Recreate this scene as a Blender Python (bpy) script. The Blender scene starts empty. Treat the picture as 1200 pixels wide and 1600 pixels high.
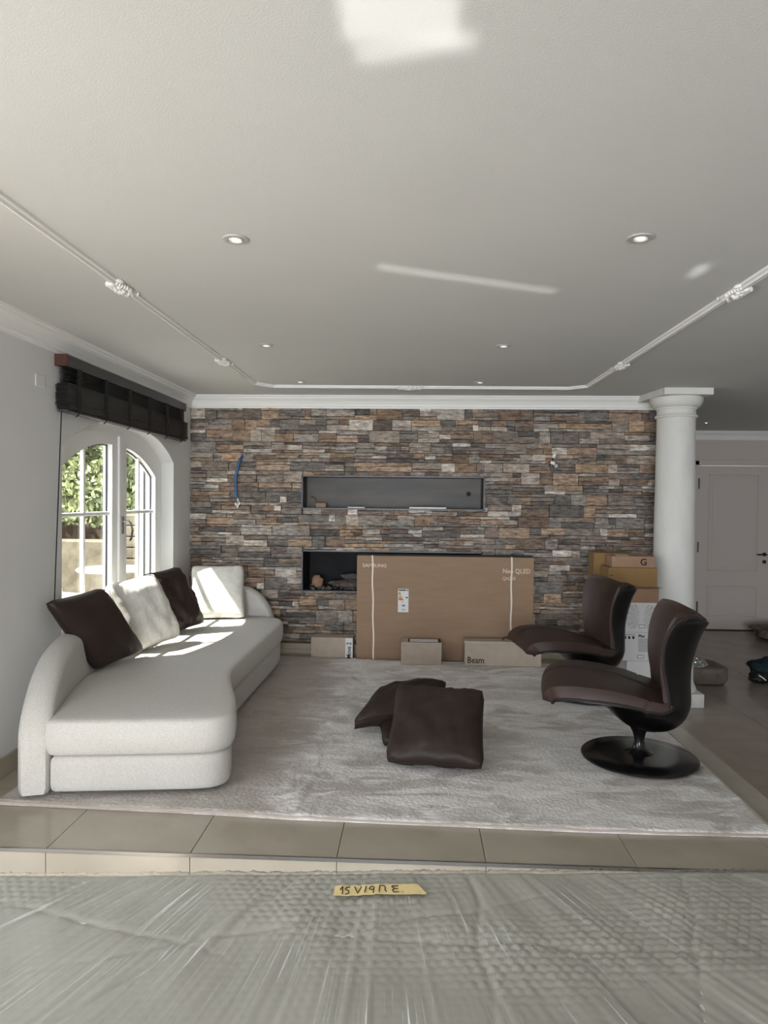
import bpy, bmesh, math, random
from mathutils import Vector, Matrix, noise
import numpy as np
random.seed(7)
SC = bpy.context.scene
COL = SC.collection

# ------------------------------------------------------------------ camera
FPX = 1110.0
EYE = Vector((0, 0, 1.453))
yaw = math.atan(48 / FPX); pit = math.atan(20.5 / FPX); rol = 0.0100
F = Vector((-math.sin(yaw) * math.cos(pit), math.cos(yaw) * math.cos(pit), -math.sin(pit)))
R0 = Vector((math.cos(yaw), math.sin(yaw), 0)); U0 = R0.cross(F)
RR = R0 * math.cos(rol) + U0 * math.sin(rol); UU = RR.cross(F)
cam = bpy.data.cameras.new('camera'); camo = bpy.data.objects.new('camera', cam); COL.objects.link(camo)
cam.sensor_fit = 'VERTICAL'; cam.sensor_height = 36; cam.lens = FPX / 1600 * 36
cam.clip_start = 0.02; cam.clip_end = 200
m = Matrix((RR, UU, -F)).transposed().to_4x4(); m.translation = EYE
camo.matrix_world = m
SC.camera = camo

# ------------------------------------------------------------------ light and exposure
SC.view_settings.view_transform = 'Standard'; SC.view_settings.look = 'None'
SC.view_settings.gamma = 1; SC.view_settings.use_curve_mapping = False
SC.view_settings.exposure = 0.14
SKY = 2.6; SUN = 17.0
w = bpy.data.worlds.new('sky'); SC.world = w; w.use_nodes = True
bg = w.node_tree.nodes['Background']
bg.inputs['Color'].default_value = (0.86, 0.93, 1.0, 1); bg.inputs['Strength'].default_value = SKY
sun = bpy.data.lights.new('sun', 'SUN'); sun.energy = SUN; sun.angle = math.radians(0.6); sun.color = (1, 0.96, 0.9)
suno = bpy.data.objects.new('sun', sun); COL.objects.link(suno)
suno.rotation_euler = Vector((1, 0.50, -1.66)).to_track_quat('-Z', 'Y').to_euler()

def area(name, loc, d, sx, sy, power, color=(1, 1, 1), spread=180, portal=False):
    l = bpy.data.lights.new(name, 'AREA'); l.shape = 'RECTANGLE'; l.size = sx; l.size_y = sy
    l.energy = power; l.color = color; l.spread = math.radians(spread)
    o = bpy.data.objects.new(name, l); COL.objects.link(o); o.location = loc
    o.rotation_euler = Vector(d).to_track_quat('-Z', 'Z').to_euler()
    return o
# daylight through the big garden doors beside and behind the photographer
area('daylight_garden_door', (-2.2, 0.8, 0.95), (1, 0.35, -0.45), 2.6, 2.2, 31, (0.90, 0.93, 1.0), 150)
area('daylight_rear_window', (-0.2, -5.9, 1.0), (0, 1, -0.22), 3.4, 2.4, 270, (0.90, 0.93, 1.0), 140)
po = area('arched_window_portal', (-2.32, 5.15, 1.25), (1, 0, 0), 2.0, 1.5, 1); po.data.cycles.is_portal = True

# narrow lamps added behind the photographer, standing in for reflected daylight on the ceiling
def upbeam(name, tx, ty, sx, sy, power, rz=0.0, src=(0.0, -1.2, 0.3), spread=1.0):
    d_ = Vector((0, ty - src[1], 2.40 - src[2]))
    o = area(name, (tx, src[1], src[2]), d_, sx, sy, power, (1, 0.99, 0.95), spread)
    o.rotation_euler = d_.normalized().to_track_quat('-Z', 'Y').to_euler(); o.rotation_euler.rotate_axis('Z', rz)
    return o
upbeam('added_upbeam', -0.04, 1.33, 0.23, 0.20, 0.12)
upbeam('added_upbeam', -0.01, 1.51, 0.25, 0.035, 0.022, 0.12)
upbeam('added_upbeam', 0.23, 3.09, 0.80, 0.009, 0.055, -0.205, (0, -0.6, 0.5))
upbeam('added_upbeam', 1.15, 2.98, 0.05, 0.07, 0.010, 0.25, (0, -0.6, 0.5))

# ------------------------------------------------------------------ materials
def lin(c):
    return tuple(((v / 255) / 12.92 if v / 255 <= 0.04045 else ((v / 255 + 0.055) / 1.055) ** 2.4) for v in c) + (1,)
def mat(name, c, rough=0.6, c2=None, scale=8, metal=0, bump=0, bscale=None, coat=0, stretch=(1, 1, 1), detail=4,
        spec=0.5, bdist=0.01, sheen=0, lo=0.35, hi=0.65, coords='Object'):
    m = bpy.data.materials.new(name); m.use_nodes = True; nt = m.node_tree; N = nt.nodes; L = nt.links
    p = N['Principled BSDF']; p.inputs['Base Color'].default_value = lin(c); p.inputs['Roughness'].default_value = rough
    p.inputs['Metallic'].default_value = metal; p.inputs['Specular IOR Level'].default_value = spec
    p.inputs['Coat Weight'].default_value = coat; p.inputs['Coat Roughness'].default_value = 0.15
    if sheen: p.inputs['Sheen Weight'].default_value = sheen
    tc = N.new('ShaderNodeTexCoord'); mp = N.new('ShaderNodeMapping'); mp.inputs['Scale'].default_value = stretch
    L.new(tc.outputs[coords], mp.inputs['Vector'])
    if c2:
        n = N.new('ShaderNodeTexNoise'); n.inputs['Scale'].default_value = scale; n.inputs['Detail'].default_value = detail
        L.new(mp.outputs[0], n.inputs['Vector'])
        r = N.new('ShaderNodeValToRGB'); r.color_ramp.elements[0].position = lo; r.color_ramp.elements[1].position = hi
        r.color_ramp.elements[0].color = lin(c); r.color_ramp.elements[1].color = lin(c2)
        L.new(n.outputs['Fac'], r.inputs['Fac']); L.new(r.outputs[0], p.inputs['Base Color'])
    if bump:
        n2 = N.new('ShaderNodeTexNoise'); n2.inputs['Scale'].default_value = bscale or scale * 6; n2.inputs['Detail'].default_value = 5
        L.new(mp.outputs[0], n2.inputs['Vector'])
        b = N.new('ShaderNodeBump'); b.inputs['Strength'].default_value = bump; b.inputs['Distance'].default_value = bdist
        L.new(n2.outputs['Fac'], b.inputs['Height']); L.new(b.outputs[0], p.inputs['Normal'])
    return m
M = {}
M['plaster'] = mat('plaster', (222, 222, 219), 0.85, (218, 218, 215), 2, bump=0.25, bscale=160, bdist=0.002)
M['ceil'] = mat('ceiling_plaster', (208, 209, 206), 0.85, (205, 206, 203), 1.5, bump=0.3, bscale=220, bdist=0.002)
M['white'] = mat('white_gloss', (240, 240, 238), 0.35)
M['mould'] = mat('white_moulding', (238, 238, 234), 0.5)
M['colm'] = mat('column_plaster', (226, 226, 220), 0.7, (216, 216, 210), 6, bump=0.5, bscale=60, bdist=0.004, stretch=(1, 1, 0.4))
M['tile'] = mat('beige_tile', (176, 168, 153), 0.22, (164, 155, 139), 3, bump=0.05, bscale=20, detail=8, coords='Object')
M['tile2'] = mat('beige_tile_hall', (160, 148, 134), 0.2, (150, 138, 124), 3, detail=8)
M['grout'] = mat('grout', (96, 88, 76), 0.9)
M['bboard'] = mat('beige_skirting', (176, 166, 146), 0.35, (164, 154, 134), 5)
M['metal'] = mat('brushed_metal', (150, 150, 148), 0.28, metal=1)
M['darkmetal'] = mat('dark_metal', (70, 70, 72), 0.4, metal=0.9)
M['steel'] = mat('black_steel', (50, 52, 52), 0.45, (76, 70, 62), 2.2, metal=0.35, stretch=(0.6, 1, 3), detail=8)
M['soot'] = mat('sooty_firebox', (34, 34, 35), 0.8, (22, 22, 23), 5)
M['log'] = mat('ceramic_log', (112, 104, 98), 0.9, (70, 64, 60), 18, bump=0.8, bscale=40)
M['shell'] = mat('black_lacquer', (10, 9, 9), 0.3, spec=0.35, bump=0.12, bscale=120, bdist=0.001)
M['basem'] = mat('black_base', (16, 15, 16), 0.22, (26, 24, 25), 9, spec=0.5)
M['leather'] = mat('brown_leather', (60, 44, 38), 0.48, (53, 38, 33), 6, bump=0.35, bscale=260, bdist=0.0012, spec=0.4)
M['leatherd'] = mat('dark_brown_leather', (50, 38, 33), 0.5, (44, 33, 29), 5, bump=0.4, bscale=200, bdist=0.0015, spec=0.35)
M['seam'] = mat('seam_thread', (34, 22, 20), 0.7)
M['wool'] = mat('ivory_boucle', (216, 213, 206), 0.95, (200, 197, 189), 170, bump=1.0, bscale=330, bdist=0.003, sheen=0.2)
M['woolp'] = mat('ivory_pillow', (226, 223, 214), 0.95, (214, 211, 202), 30, bump=0.7, bscale=160, bdist=0.004)
M['card'] = mat('cardboard', (156, 130, 106), 0.85, (150, 124, 100), 4, bump=0.15, bscale=90, stretch=(1, 1, 6), bdist=0.001)
M['card2'] = mat('ochre_cardboard', (150, 120, 76), 0.85, (142, 112, 70), 6)
M['card3'] = mat('pale_cardboard', (166, 134, 110), 0.85, (156, 124, 100), 6)
M['kraft'] = mat('grey_kraft', (184, 170, 154), 0.85, (176, 162, 146), 12)
M['whitebox'] = mat('white_carton', (222, 222, 220), 0.6)
M['greyprint'] = mat('grey_print', (120, 120, 120), 0.7)
M['lightprint'] = mat('light_grey_print', (186, 186, 186), 0.7)
M['black'] = mat('black_print', (20, 20, 20), 0.7)
M['cream'] = mat('cream_print', (222, 208, 190), 0.8)
M['strap'] = mat('white_strap', (232, 222, 208), 0.5)
M['green'] = mat('green_print', (70, 140, 80), 0.7); M['yellow'] = mat('yellow_print', (226, 190, 70), 0.7)
M['orange'] = mat('orange_print', (214, 130, 60), 0.7); M['red'] = mat('red_print', (180, 60, 50), 0.7)
M['blindwood'] = mat('ebony_blind', (17, 14, 13), 0.38, (28, 23, 21), 20, stretch=(1, 0.1, 1))
M['headr'] = mat('dark_headrail', (62, 58, 58), 0.45)
M['endc'] = mat('red_wood', (84, 44, 34), 0.5, (66, 34, 26), 20)
M['tape'] = mat('black_tape', (12, 12, 12), 0.8)
M['blue'] = mat('blue_conduit', (44, 92, 140), 0.4)
M['plastic_w'] = mat('white_plastic', (235, 235, 230), 0.4)
M['paper'] = mat('masking_tape', (226, 206, 150), 0.7, (216, 194, 138), 30)
M['ink'] = mat('ink', (24, 24, 26), 0.6)
M['grass'] = mat('lawn', (120, 140, 80), 0.9, (150, 150, 110), 4)
M['gstone'] = mat('garden_stone', (124, 116, 98), 0.9, (96, 88, 72), 6, bump=0.5, bscale=12)
M['leaf'] = mat('hedge_leaf', (158, 166, 112), 0.6, (84, 98, 62), 3)
M['hall'] = mat('warm_hall_plaster', (206, 195, 186), 0.85)
M['halldoor'] = mat('hall_door_paint', (206, 196, 188), 0.45)
M['bark'] = mat('bark', (120, 100, 84), 0.9)
M['patiowhite'] = mat('outdoor_white', (206, 206, 202), 0.5)
M['patio'] = mat('patio_slab', (140, 136, 126), 0.8)
M['teal'] = mat('dark_teal_cloth', (22, 42, 48), 0.8)
M['blackc'] = mat('black_cloth', (14, 14, 16), 0.6)
M['brownpack'] = mat('brown_padding', (112, 100, 90), 0.6, (90, 80, 72), 10, bump=0.6, bscale=20)
M['bubble'] = mat('bubble_wrap', (182, 180, 172), 0.36, (164, 162, 153), 3, spec=0.6, lo=0.3, hi=0.7)
# rug: brushed pile with patches of lighter and darker lay
m = mat('silk_rug', (226, 221, 216), 0.8, (184, 176, 169), 1.9, detail=8, lo=0.42, hi=0.58, bump=1.0, bscale=48, bdist=0.012, sheen=0.3)
nt = m.node_tree
tc = nt.nodes.new('ShaderNodeTexCoord'); n3 = nt.nodes.new('ShaderNodeTexNoise'); n3.inputs['Scale'].default_value = 3.0
n3.inputs['Detail'].default_value = 9; n3.inputs['Roughness'].default_value = 0.62; n3.inputs['Distortion'].default_value = 1.2
mp3 = nt.nodes.new('ShaderNodeMapping'); mp3.inputs['Scale'].default_value = (0.8, 1.9, 1); mp3.inputs['Location'].default_value = (3.1, 7.7, 0)
nt.links.new(tc.outputs['Object'], mp3.inputs[0]); nt.links.new(mp3.outputs[0], n3.inputs['Vector'])
mixc = nt.nodes.new('ShaderNodeMix'); mixc.data_type = 'RGBA'
ramp = [n for n in nt.nodes if n.type == 'VALTORGB'][0]
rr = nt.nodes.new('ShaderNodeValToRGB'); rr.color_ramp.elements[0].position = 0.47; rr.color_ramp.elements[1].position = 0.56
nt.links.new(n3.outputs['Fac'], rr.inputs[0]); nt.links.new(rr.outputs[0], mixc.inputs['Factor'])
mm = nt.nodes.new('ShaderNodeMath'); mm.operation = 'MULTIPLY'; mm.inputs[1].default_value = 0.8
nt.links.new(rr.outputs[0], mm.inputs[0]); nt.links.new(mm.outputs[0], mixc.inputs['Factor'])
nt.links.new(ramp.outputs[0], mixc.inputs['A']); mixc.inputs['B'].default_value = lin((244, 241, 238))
# the strip beside the sofa blends to a darker taupe with a wavering border
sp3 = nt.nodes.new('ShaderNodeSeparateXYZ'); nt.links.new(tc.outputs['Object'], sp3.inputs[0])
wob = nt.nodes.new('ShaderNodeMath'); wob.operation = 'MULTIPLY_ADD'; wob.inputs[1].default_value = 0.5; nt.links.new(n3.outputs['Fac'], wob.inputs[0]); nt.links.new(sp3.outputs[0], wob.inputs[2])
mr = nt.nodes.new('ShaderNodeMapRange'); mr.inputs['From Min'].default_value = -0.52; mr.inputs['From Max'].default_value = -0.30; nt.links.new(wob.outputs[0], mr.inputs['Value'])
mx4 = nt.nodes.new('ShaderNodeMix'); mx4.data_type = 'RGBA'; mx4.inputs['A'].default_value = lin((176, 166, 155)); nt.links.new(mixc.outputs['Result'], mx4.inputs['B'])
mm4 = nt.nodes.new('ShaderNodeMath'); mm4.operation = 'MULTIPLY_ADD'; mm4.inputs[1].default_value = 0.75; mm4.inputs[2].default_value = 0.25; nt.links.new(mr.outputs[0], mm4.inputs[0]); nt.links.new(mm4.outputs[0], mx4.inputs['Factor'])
n5 = nt.nodes.new('ShaderNodeTexNoise'); n5.inputs['Scale'].default_value = 15; n5.inputs['Detail'].default_value = 8; n5.inputs['Roughness'].default_value = 0.7; n5.inputs['Distortion'].default_value = 0.8
nt.links.new(mp3.outputs[0], n5.inputs['Vector'])
r5 = nt.nodes.new('ShaderNodeValToRGB'); r5.color_ramp.elements[0].position = 0.36; r5.color_ramp.elements[1].position = 0.62; r5.color_ramp.elements[0].color = (0.86, 0.855, 0.85, 1); r5.color_ramp.elements[1].color = (1.08, 1.08, 1.08, 1); nt.links.new(n5.outputs['Fac'], r5.inputs[0])
mx5 = nt.nodes.new('ShaderNodeMix'); mx5.data_type = 'RGBA'; mx5.blend_type = 'MULTIPLY'; mx5.inputs['Factor'].default_value = 1
nt.links.new(mx4.outputs['Result'], mx5.inputs['A']); nt.links.new(r5.outputs[0], mx5.inputs['B']); nt.links.new(mx5.outputs['Result'], nt.nodes['Principled BSDF'].inputs['Base Color'])
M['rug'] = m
M['rugedge'] = mat('rug_binding', (186, 172, 160), 0.9)
# stone: per-stone colour attribute with veins and grain
m = bpy.data.materials.new('ledge_stone'); m.use_nodes = True; nt = m.node_tree; N = nt.nodes; L = nt.links
p = N['Principled BSDF']; p.inputs['Roughness'].default_value = 0.85
at_ = N.new('ShaderNodeAttribute'); at_.attribute_name = 'stonecol'
tc = N.new('ShaderNodeTexCoord'); mp = N.new('ShaderNodeMapping'); mp.inputs['Scale'].default_value = (1, 1, 3.2)
L.new(tc.outputs['Object'], mp.inputs[0])
n1 = N.new('ShaderNodeTexNoise'); n1.inputs['Scale'].default_value = 16; n1.inputs['Detail'].default_value = 7; n1.inputs['Roughness'].default_value = 0.65
L.new(mp.outputs[0], n1.inputs['Vector'])
r1 = N.new('ShaderNodeValToRGB'); r1.color_ramp.elements[0].position = 0.33; r1.color_ramp.elements[1].position = 0.68
r1.color_ramp.elements[0].color = (0.50, 0.48, 0.46, 1); r1.color_ramp.elements[1].color = (1.75, 1.74, 1.72, 1)
L.new(n1.outputs['Fac'], r1.inputs[0])
mx = N.new('ShaderNodeMix'); mx.data_type = 'RGBA'; mx.blend_type = 'MULTIPLY'; mx.inputs['Factor'].default_value = 1
L.new(at_.outputs['Color'], mx.inputs['A']); L.new(r1.outputs[0], mx.inputs['B']); L.new(mx.outputs['Result'], p.inputs['Base Color'])
n2 = N.new('ShaderNodeTexNoise'); n2.inputs['Scale'].default_value = 60; n2.inputs['Detail'].default_value = 6
L.new(mp.outputs[0], n2.inputs['Vector']); b = N.new('ShaderNodeBump'); b.inputs['Strength'].default_value = 1.0; b.inputs['Distance'].default_value = 0.012
L.new(n2.outputs['Fac'], b.inputs['Height']); L.new(b.outputs[0], p.inputs['Normal'])
M['stone'] = m
M['mortar'] = mat('dark_backing', (46, 40, 36), 0.95)
# clear things
def glassy(name, tint, gl_rough, fac, bump=0.0, bscale=30, stretch=(1, 1, 1)):
    m = bpy.data.materials.new(name); m.use_nodes = True; nt = m.node_tree; N = nt.nodes; L = nt.links
    N.remove(N['Principled BSDF']); o = N['Material Output']
    t = N.new('ShaderNodeBsdfTransparent'); t.inputs['Color'].default_value = tint
    g = N.new('ShaderNodeBsdfGlossy'); g.inputs['Roughness'].default_value = gl_rough
    mxs = N.new('ShaderNodeMixShader'); L.new(t.outputs[0], mxs.inputs[1]); L.new(g.outputs[0], mxs.inputs[2]); L.new(mxs.outputs[0], o.inputs[0])
    fr = N.new('ShaderNodeMath'); fr.operation = 'MULTIPLY_ADD'; fr.inputs[1].default_value = 0.75; fr.inputs[2].default_value = 0.04
    lw = N.new('ShaderNodeLayerWeight'); lw.inputs['Blend'].default_value = 0.5; pw = N.new('ShaderNodeMath'); pw.operation = 'POWER'; pw.inputs[1].default_value = 5
    L.new(lw.outputs['Facing'], pw.inputs[0]); L.new(pw.outputs[0], fr.inputs[0])
    ad = N.new('ShaderNodeMath'); ad.operation = 'ADD'; ad.inputs[1].default_value = fac; L.new(fr.outputs[0], ad.inputs[0]); L.new(ad.outputs[0], mxs.inputs[0])
    return m
M['glass'] = glassy('window_glass', (0.96, 0.98, 0.97, 1), 0.02, 0.0)
M['film'] = glassy('stretch_film', (0.97, 0.97, 0.95, 1), 0.13, 0.05)
M['plasticwrap'] = glassy('clear_wrap', (0.9, 0.9, 0.88, 1), 0.12, 0.12)
def emis(name, c, s):
    m = bpy.data.materials.new(name); m.use_nodes = True; p = m.node_tree.nodes['Principled BSDF']
    p.inputs['Base Color'].default_value = lin(c); p.inputs['Emission Color'].default_value = lin(c); p.inputs['Emission Strength'].default_value = s
    return m
M['bulb'] = emis('lamp_bulb', (255, 250, 240), 0.9); M['ring'] = mat('satin_ring', (186, 186, 180), 0.4, metal=0.15)
M['bulb2'] = emis('lit_bulb', (255, 235, 205), 5)

# ------------------------------------------------------------------ helpers
def tag(o, label=None, cat=None, group=None, kind=None):
    if label: o['label'] = label
    if cat: o['category'] = cat
    if group: o['group'] = group
    if kind: o['kind'] = kind
    return o
def empty(name, loc=(0, 0, 0), rz=0, **k):
    o = bpy.data.objects.new(name, None); COL.objects.link(o); o.location = loc; o.rotation_euler = (0, 0, rz)
    o.empty_display_size = 0.1
    return tag(o, **k)
def pyd(name, vs, fs, mt, parent=None, smooth=False, **k):
    me = bpy.data.meshes.new(name); me.from_pydata([tuple(v) for v in vs], [], fs); me.update()
    me.materials.append(M[mt] if isinstance(mt, str) else mt)
    if smooth: me.polygons.foreach_set('use_smooth', [True] * len(me.polygons))
    o = bpy.data.objects.new(name, me); COL.objects.link(o)
    if parent: o.parent = parent
    return tag(o, **k)
def frombm(name, bm, mt, parent=None, smooth=False, **k):
    me = bpy.data.meshes.new(name); bmesh.ops.recalc_face_normals(bm, faces=bm.faces[:]); bm.to_mesh(me); bm.free()
    me.materials.append(M[mt] if isinstance(mt, str) else mt)
    if smooth:
        me.polygons.foreach_set('use_smooth', [True] * len(me.polygons))
        try: me.set_sharp_from_angle(angle=math.radians(40))
        except Exception: pass
    o = bpy.data.objects.new(name, me); COL.objects.link(o)
    if parent: o.parent = parent
    return tag(o, **k)
def bmbox(bm, a, b, bev=0.0, seg=1, mtx=None):
    x0, y0, z0 = a; x1, y1, z1 = b
    tmp = bmesh.new(); vs = [tmp.verts.new(c) for c in ((x0, y0, z0), (x1, y0, z0), (x1, y1, z0), (x0, y1, z0), (x0, y0, z1), (x1, y0, z1), (x1, y1, z1), (x0, y1, z1))]
    for f in ((0, 3, 2, 1), (4, 5, 6, 7), (0, 1, 5, 4), (1, 2, 6, 5), (2, 3, 7, 6), (3, 0, 4, 7)): tmp.faces.new([vs[i] for i in f])
    if bev: bmesh.ops.bevel(tmp, geom=tmp.edges[:], offset=bev, segments=seg, profile=0.5, affect='EDGES')
    if mtx is not None: tmp.transform(mtx)
    me = bpy.data.meshes.new('t'); tmp.to_mesh(me); tmp.free(); bm.from_mesh(me); bpy.data.meshes.remove(me)
def box(name, a, b, mt, parent=None, bev=0.0, seg=1, mtx=None, smooth=False, **k):
    bm = bmesh.new(); bmbox(bm, a, b, bev, seg, mtx)
    return frombm(name, bm, mt, parent, smooth, **k)
def extr(bm, prof, p0, p1, up=Vector((0, 0, 1))):
    """extrude a 2D profile [(a,b)] from p0 to p1; a along side, b along up"""
    p0 = Vector(p0); p1 = Vector(p1); d = (p1 - p0).normalized(); side = d.cross(up).normalized()
    A = [bm.verts.new(p0 + side * a + up * b) for a, b in prof]; B = [bm.verts.new(p1 + side * a + up * b) for a, b in prof]
    n = len(prof)
    for i in range(n): bm.faces.new((A[i], A[(i + 1) % n], B[(i + 1) % n], B[i]))
    bm.faces.new(A[::-1]); bm.faces.new(B)
def tubebm(bm, pts, r, seg=8, cap=True):
    pts = [Vector(p) for p in pts]; rings = []
    rs = r if isinstance(r, (list, tuple)) else [r] * len(pts)
    prevn = None
    for i, p in enumerate(pts):
        d = (pts[min(i + 1, len(pts) - 1)] - pts[max(i - 1, 0)]).normalized()
        if prevn is None:
            prevn = d.orthogonal().normalized()
        nn = (prevn - d * prevn.dot(d)).normalized(); prevn = nn; bb = d.cross(nn)
        rings.append([bm.verts.new(p + (nn * math.cos(2 * math.pi * k / seg) + bb * math.sin(2 * math.pi * k / seg)) * rs[i]) for k in range(seg)])
    for a, b in zip(rings, rings[1:]):
        for k in range(seg): bm.faces.new((a[k], a[(k + 1) % seg], b[(k + 1) % seg], b[k]))
    if cap: bm.faces.new(rings[0][::-1]); bm.faces.new(rings[-1])
def tube(name, pts, r, mt, parent=None, seg=8, **k):
    bm = bmesh.new(); tubebm(bm, pts, r, seg); return frombm(name, bm, mt, parent, True, **k)
def lathebm(bm, prof, seg=40, c=(0, 0, 0), cap=True):
    rings = [[bm.verts.new((c[0] + r * math.cos(2 * math.pi * k / seg), c[1] + r * math.sin(2 * math.pi * k / seg), c[2] + z)) for k in range(seg)] for r, z in prof]
    for a, b in zip(rings, rings[1:]):
        for k in range(seg): bm.faces.new((a[k], a[(k + 1) % seg], b[(k + 1) % seg], b[k]))
    if cap: bm.faces.new(rings[0][::-1]); bm.faces.new(rings[-1])
def lathe(name, prof, mt, parent=None, seg=40, c=(0, 0, 0), **k):
    bm = bmesh.new(); lathebm(bm, prof, seg, c); return frombm(name, bm, mt, parent, True, **k)
def text(name, s, mtx, size, mt, parent, depth=0.0006, bold=0.0, sx=1.0, **k):
    cu = bpy.data.curves.new('t', 'FONT'); cu.body = s; cu.size = size; cu.extrude = depth; cu.offset = bold; cu.resolution_u = 2
    to = bpy.data.objects.new('t', cu); COL.objects.link(to)
    dg = bpy.context.evaluated_depsgraph_get(); me = bpy.data.meshes.new_from_object(to.evaluated_get(dg)); me.name = name
    bpy.data.objects.remove(to); bpy.data.curves.remove(cu)
    me.transform(mtx @ Matrix.Diagonal((sx, 1, 1, 1))); me.materials.clear(); me.materials.append(M[mt])
    o = bpy.data.objects.new(name, me); COL.objects.link(o); o.parent = parent
    return tag(o, **k)
def facing_y(x, y, z):      # text plane facing the camera side (-Y)
    return Matrix(((1, 0, 0, x), (0, 0, -1, y), (0, 1, 0, z), (0, 0, 0, 1)))

ZL = -0.27; ZT = -0.135; CE = 2.40; XW = -2.11; YB = 6.60; XP = 1.74; XQ = 2.03; YS = 2.83; YS2 = 2.53; XR = 5.6; YF = 9.7; YR = -6.0; XE = 2.32

# ------------------------------------------------------------------ floors
fl = box('floor', (XW, YS + 0.01, ZT - 0.14), (XP - 0.01, YB, -0.010), 'grout', kind='structure')
tm = {}
def tile(x0, x1, y0, y1, z, par, mt, nm='tile'):
    key = (round(x1 - x0, 3), round(y1 - y0, 3), mt)
    if key not in tm:
        o = box(nm, (0, 0, -0.0095), (x1 - x0, y1 - y0, 0), mt, par, bev=0.0008); tm[key] = o.data
    else:
        o = bpy.data.objects.new(nm, tm[key]); COL.objects.link(o); o.parent = par
    o.location = (x0, y0, z)
    return o
def grid(lo, hi, step, org):
    k = math.ceil((lo - org) / step + 1e-6); xs = [lo]
    while org + k * step < hi - 0.02:
        if org + k * step > lo + 0.02: xs.append(org + k * step)
        k += 1
    return xs + [hi]
G = 0.0015
gx = grid(XW, XP, 0.6, -0.3); gy = grid(YS, YB, 0.6, YS)
for a, b_ in zip(gx, gx[1:]):
    for c, d in zip(gy, gy[1:]): tile(a + G, b_ - G, c + G, d - G, 0, fl, 'tile')
# steps: front flight edge and side edge
st = box('floor', (XW, YS2 + 0.01, ZL - 0.1), (XQ - 0.01, YS + 0.01, ZT - 0.010), 'grout', kind='structure')
box('step_core', (XP - 0.01, YS + 0.01, ZL - 0.1), (XQ - 0.01, YB, ZT - 0.010), 'grout', st)
for a, b_ in zip(gx, gx[1:]):
    tile(a + G, b_ - G, YS2 + G, YS - G, ZT, st, 'tile', 'tread_tile')
    box('riser_tile', (a + G, YS, ZT), (b_ - G, YS + 0.0095, -0.011), 'tile', fl)
    box('riser_tile', (a + G, YS2, ZL), (b_ - G, YS2 + 0.0095, ZT - 0.011), 'tile', st)
tile(XP + G, XQ - G, YS2 + G, YS - G, ZT, st, 'tile', 'tread_tile')
for c, d in zip(gy, gy[1:]):
    tile(XP + G, XQ - G, c + G, d - G, ZT, st, 'tile2', 'tread_tile')
    box('riser_tile', (XP - 0.0095, c + G, ZT), (XP, d - G, -0.011), 'tile2', fl)
    box('riser_tile', (XQ - 0.0095, c + G, ZL), (XQ, d - G, ZT - 0.011), 'tile2', st)
bm = bmesh.new()
bmbox(bm, (XW, YS - 0.006, -0.012), (XP, YS + 0.004, 0.003), 0.001)
frombm('trim_1', bm, 'metal', kind='structure')
box('trim_2', (XP - 0.004, YS, -0.010), (XP + 0.003, YB, 0.0015), 'bboard', kind='structure')
lf = box('floor', (XW, YR, ZL - 0.12), (XR, YF, ZL - 0.010), 'grout', kind='structure')
hx = grid(XQ, XR, 0.6, -0.3); hy = grid(1.63, YF, 0.6, YS)
for a, b_ in zip(hx, hx[1:]):
    for c, d in zip(hy, hy[1:]): tile(a + G, b_ - G, c + G, d - G, ZL, lf, 'tile2')
box('unseen_tiling', (XW, YR, ZL - 0.0095), (XQ, 1.63, ZL), 'tile2', lf)
box('unseen_tiling', (XQ, YR, ZL - 0.0095), (XR, 1.63, ZL), 'tile2', lf)
box('unseen_tiling', (XW, 1.63, ZL - 0.0095), (XQ, YS2, ZL), 'tile2', lf)

# ------------------------------------------------------------------ walls and ceiling
ce = box('ceiling', (XW - 0.2, YR - 0.2, CE), (XR + 0.2, YF + 0.2, CE + 0.15), 'ceil', kind='structure')
Y0, Y1, ZS = 4.165, 6.13, 0.60
def arch(y, pad=0.0):
    t = min(1, abs((y - (Y0 + Y1) / 2) / ((Y1 - Y0) / 2)))
    return 1.745 + 0.225 * (1 - t ** 3) - pad
bm = bmesh.new(); T0, T1 = XW - 0.19, XW
bmbox(bm, (T0, YR, ZL - 0.1), (T1, -0.6, CE)); bmbox(bm, (T0, -0.6, 2.05), (T1, 2.2, CE))
bmbox(bm, (T0, 2.2, ZL - 0.1), (T1, Y0, CE)); bmbox(bm, (T0, Y0, ZL - 0.1), (T1, Y1, ZS)); bmbox(bm, (T0, Y1, ZL - 0.1), (T1, YB + 0.2, CE))
n = 40; ys = [Y0 + (Y1 - Y0) * i / n for i in range(n + 1)]
lo0 = [bm.verts.new((T0, y, arch(y))) for y in ys]; lo1 = [bm.verts.new((T1, y, arch(y))) for y in ys]
hi0 = [bm.verts.new((T0, y, CE)) for y in ys]; hi1 = [bm.verts.new((T1, y, CE)) for y in ys]
for i in range(n):
    bm.faces.new((lo1[i], lo1[i + 1], hi1[i + 1], hi1[i])); bm.faces.new((lo0[i + 1], lo0[i], hi0[i], hi0[i + 1])); bm.faces.new((lo0[i], lo0[i + 1], lo1[i + 1], lo1[i]))
frombm('wall_left', bm, 'plaster', kind='structure')
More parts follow.
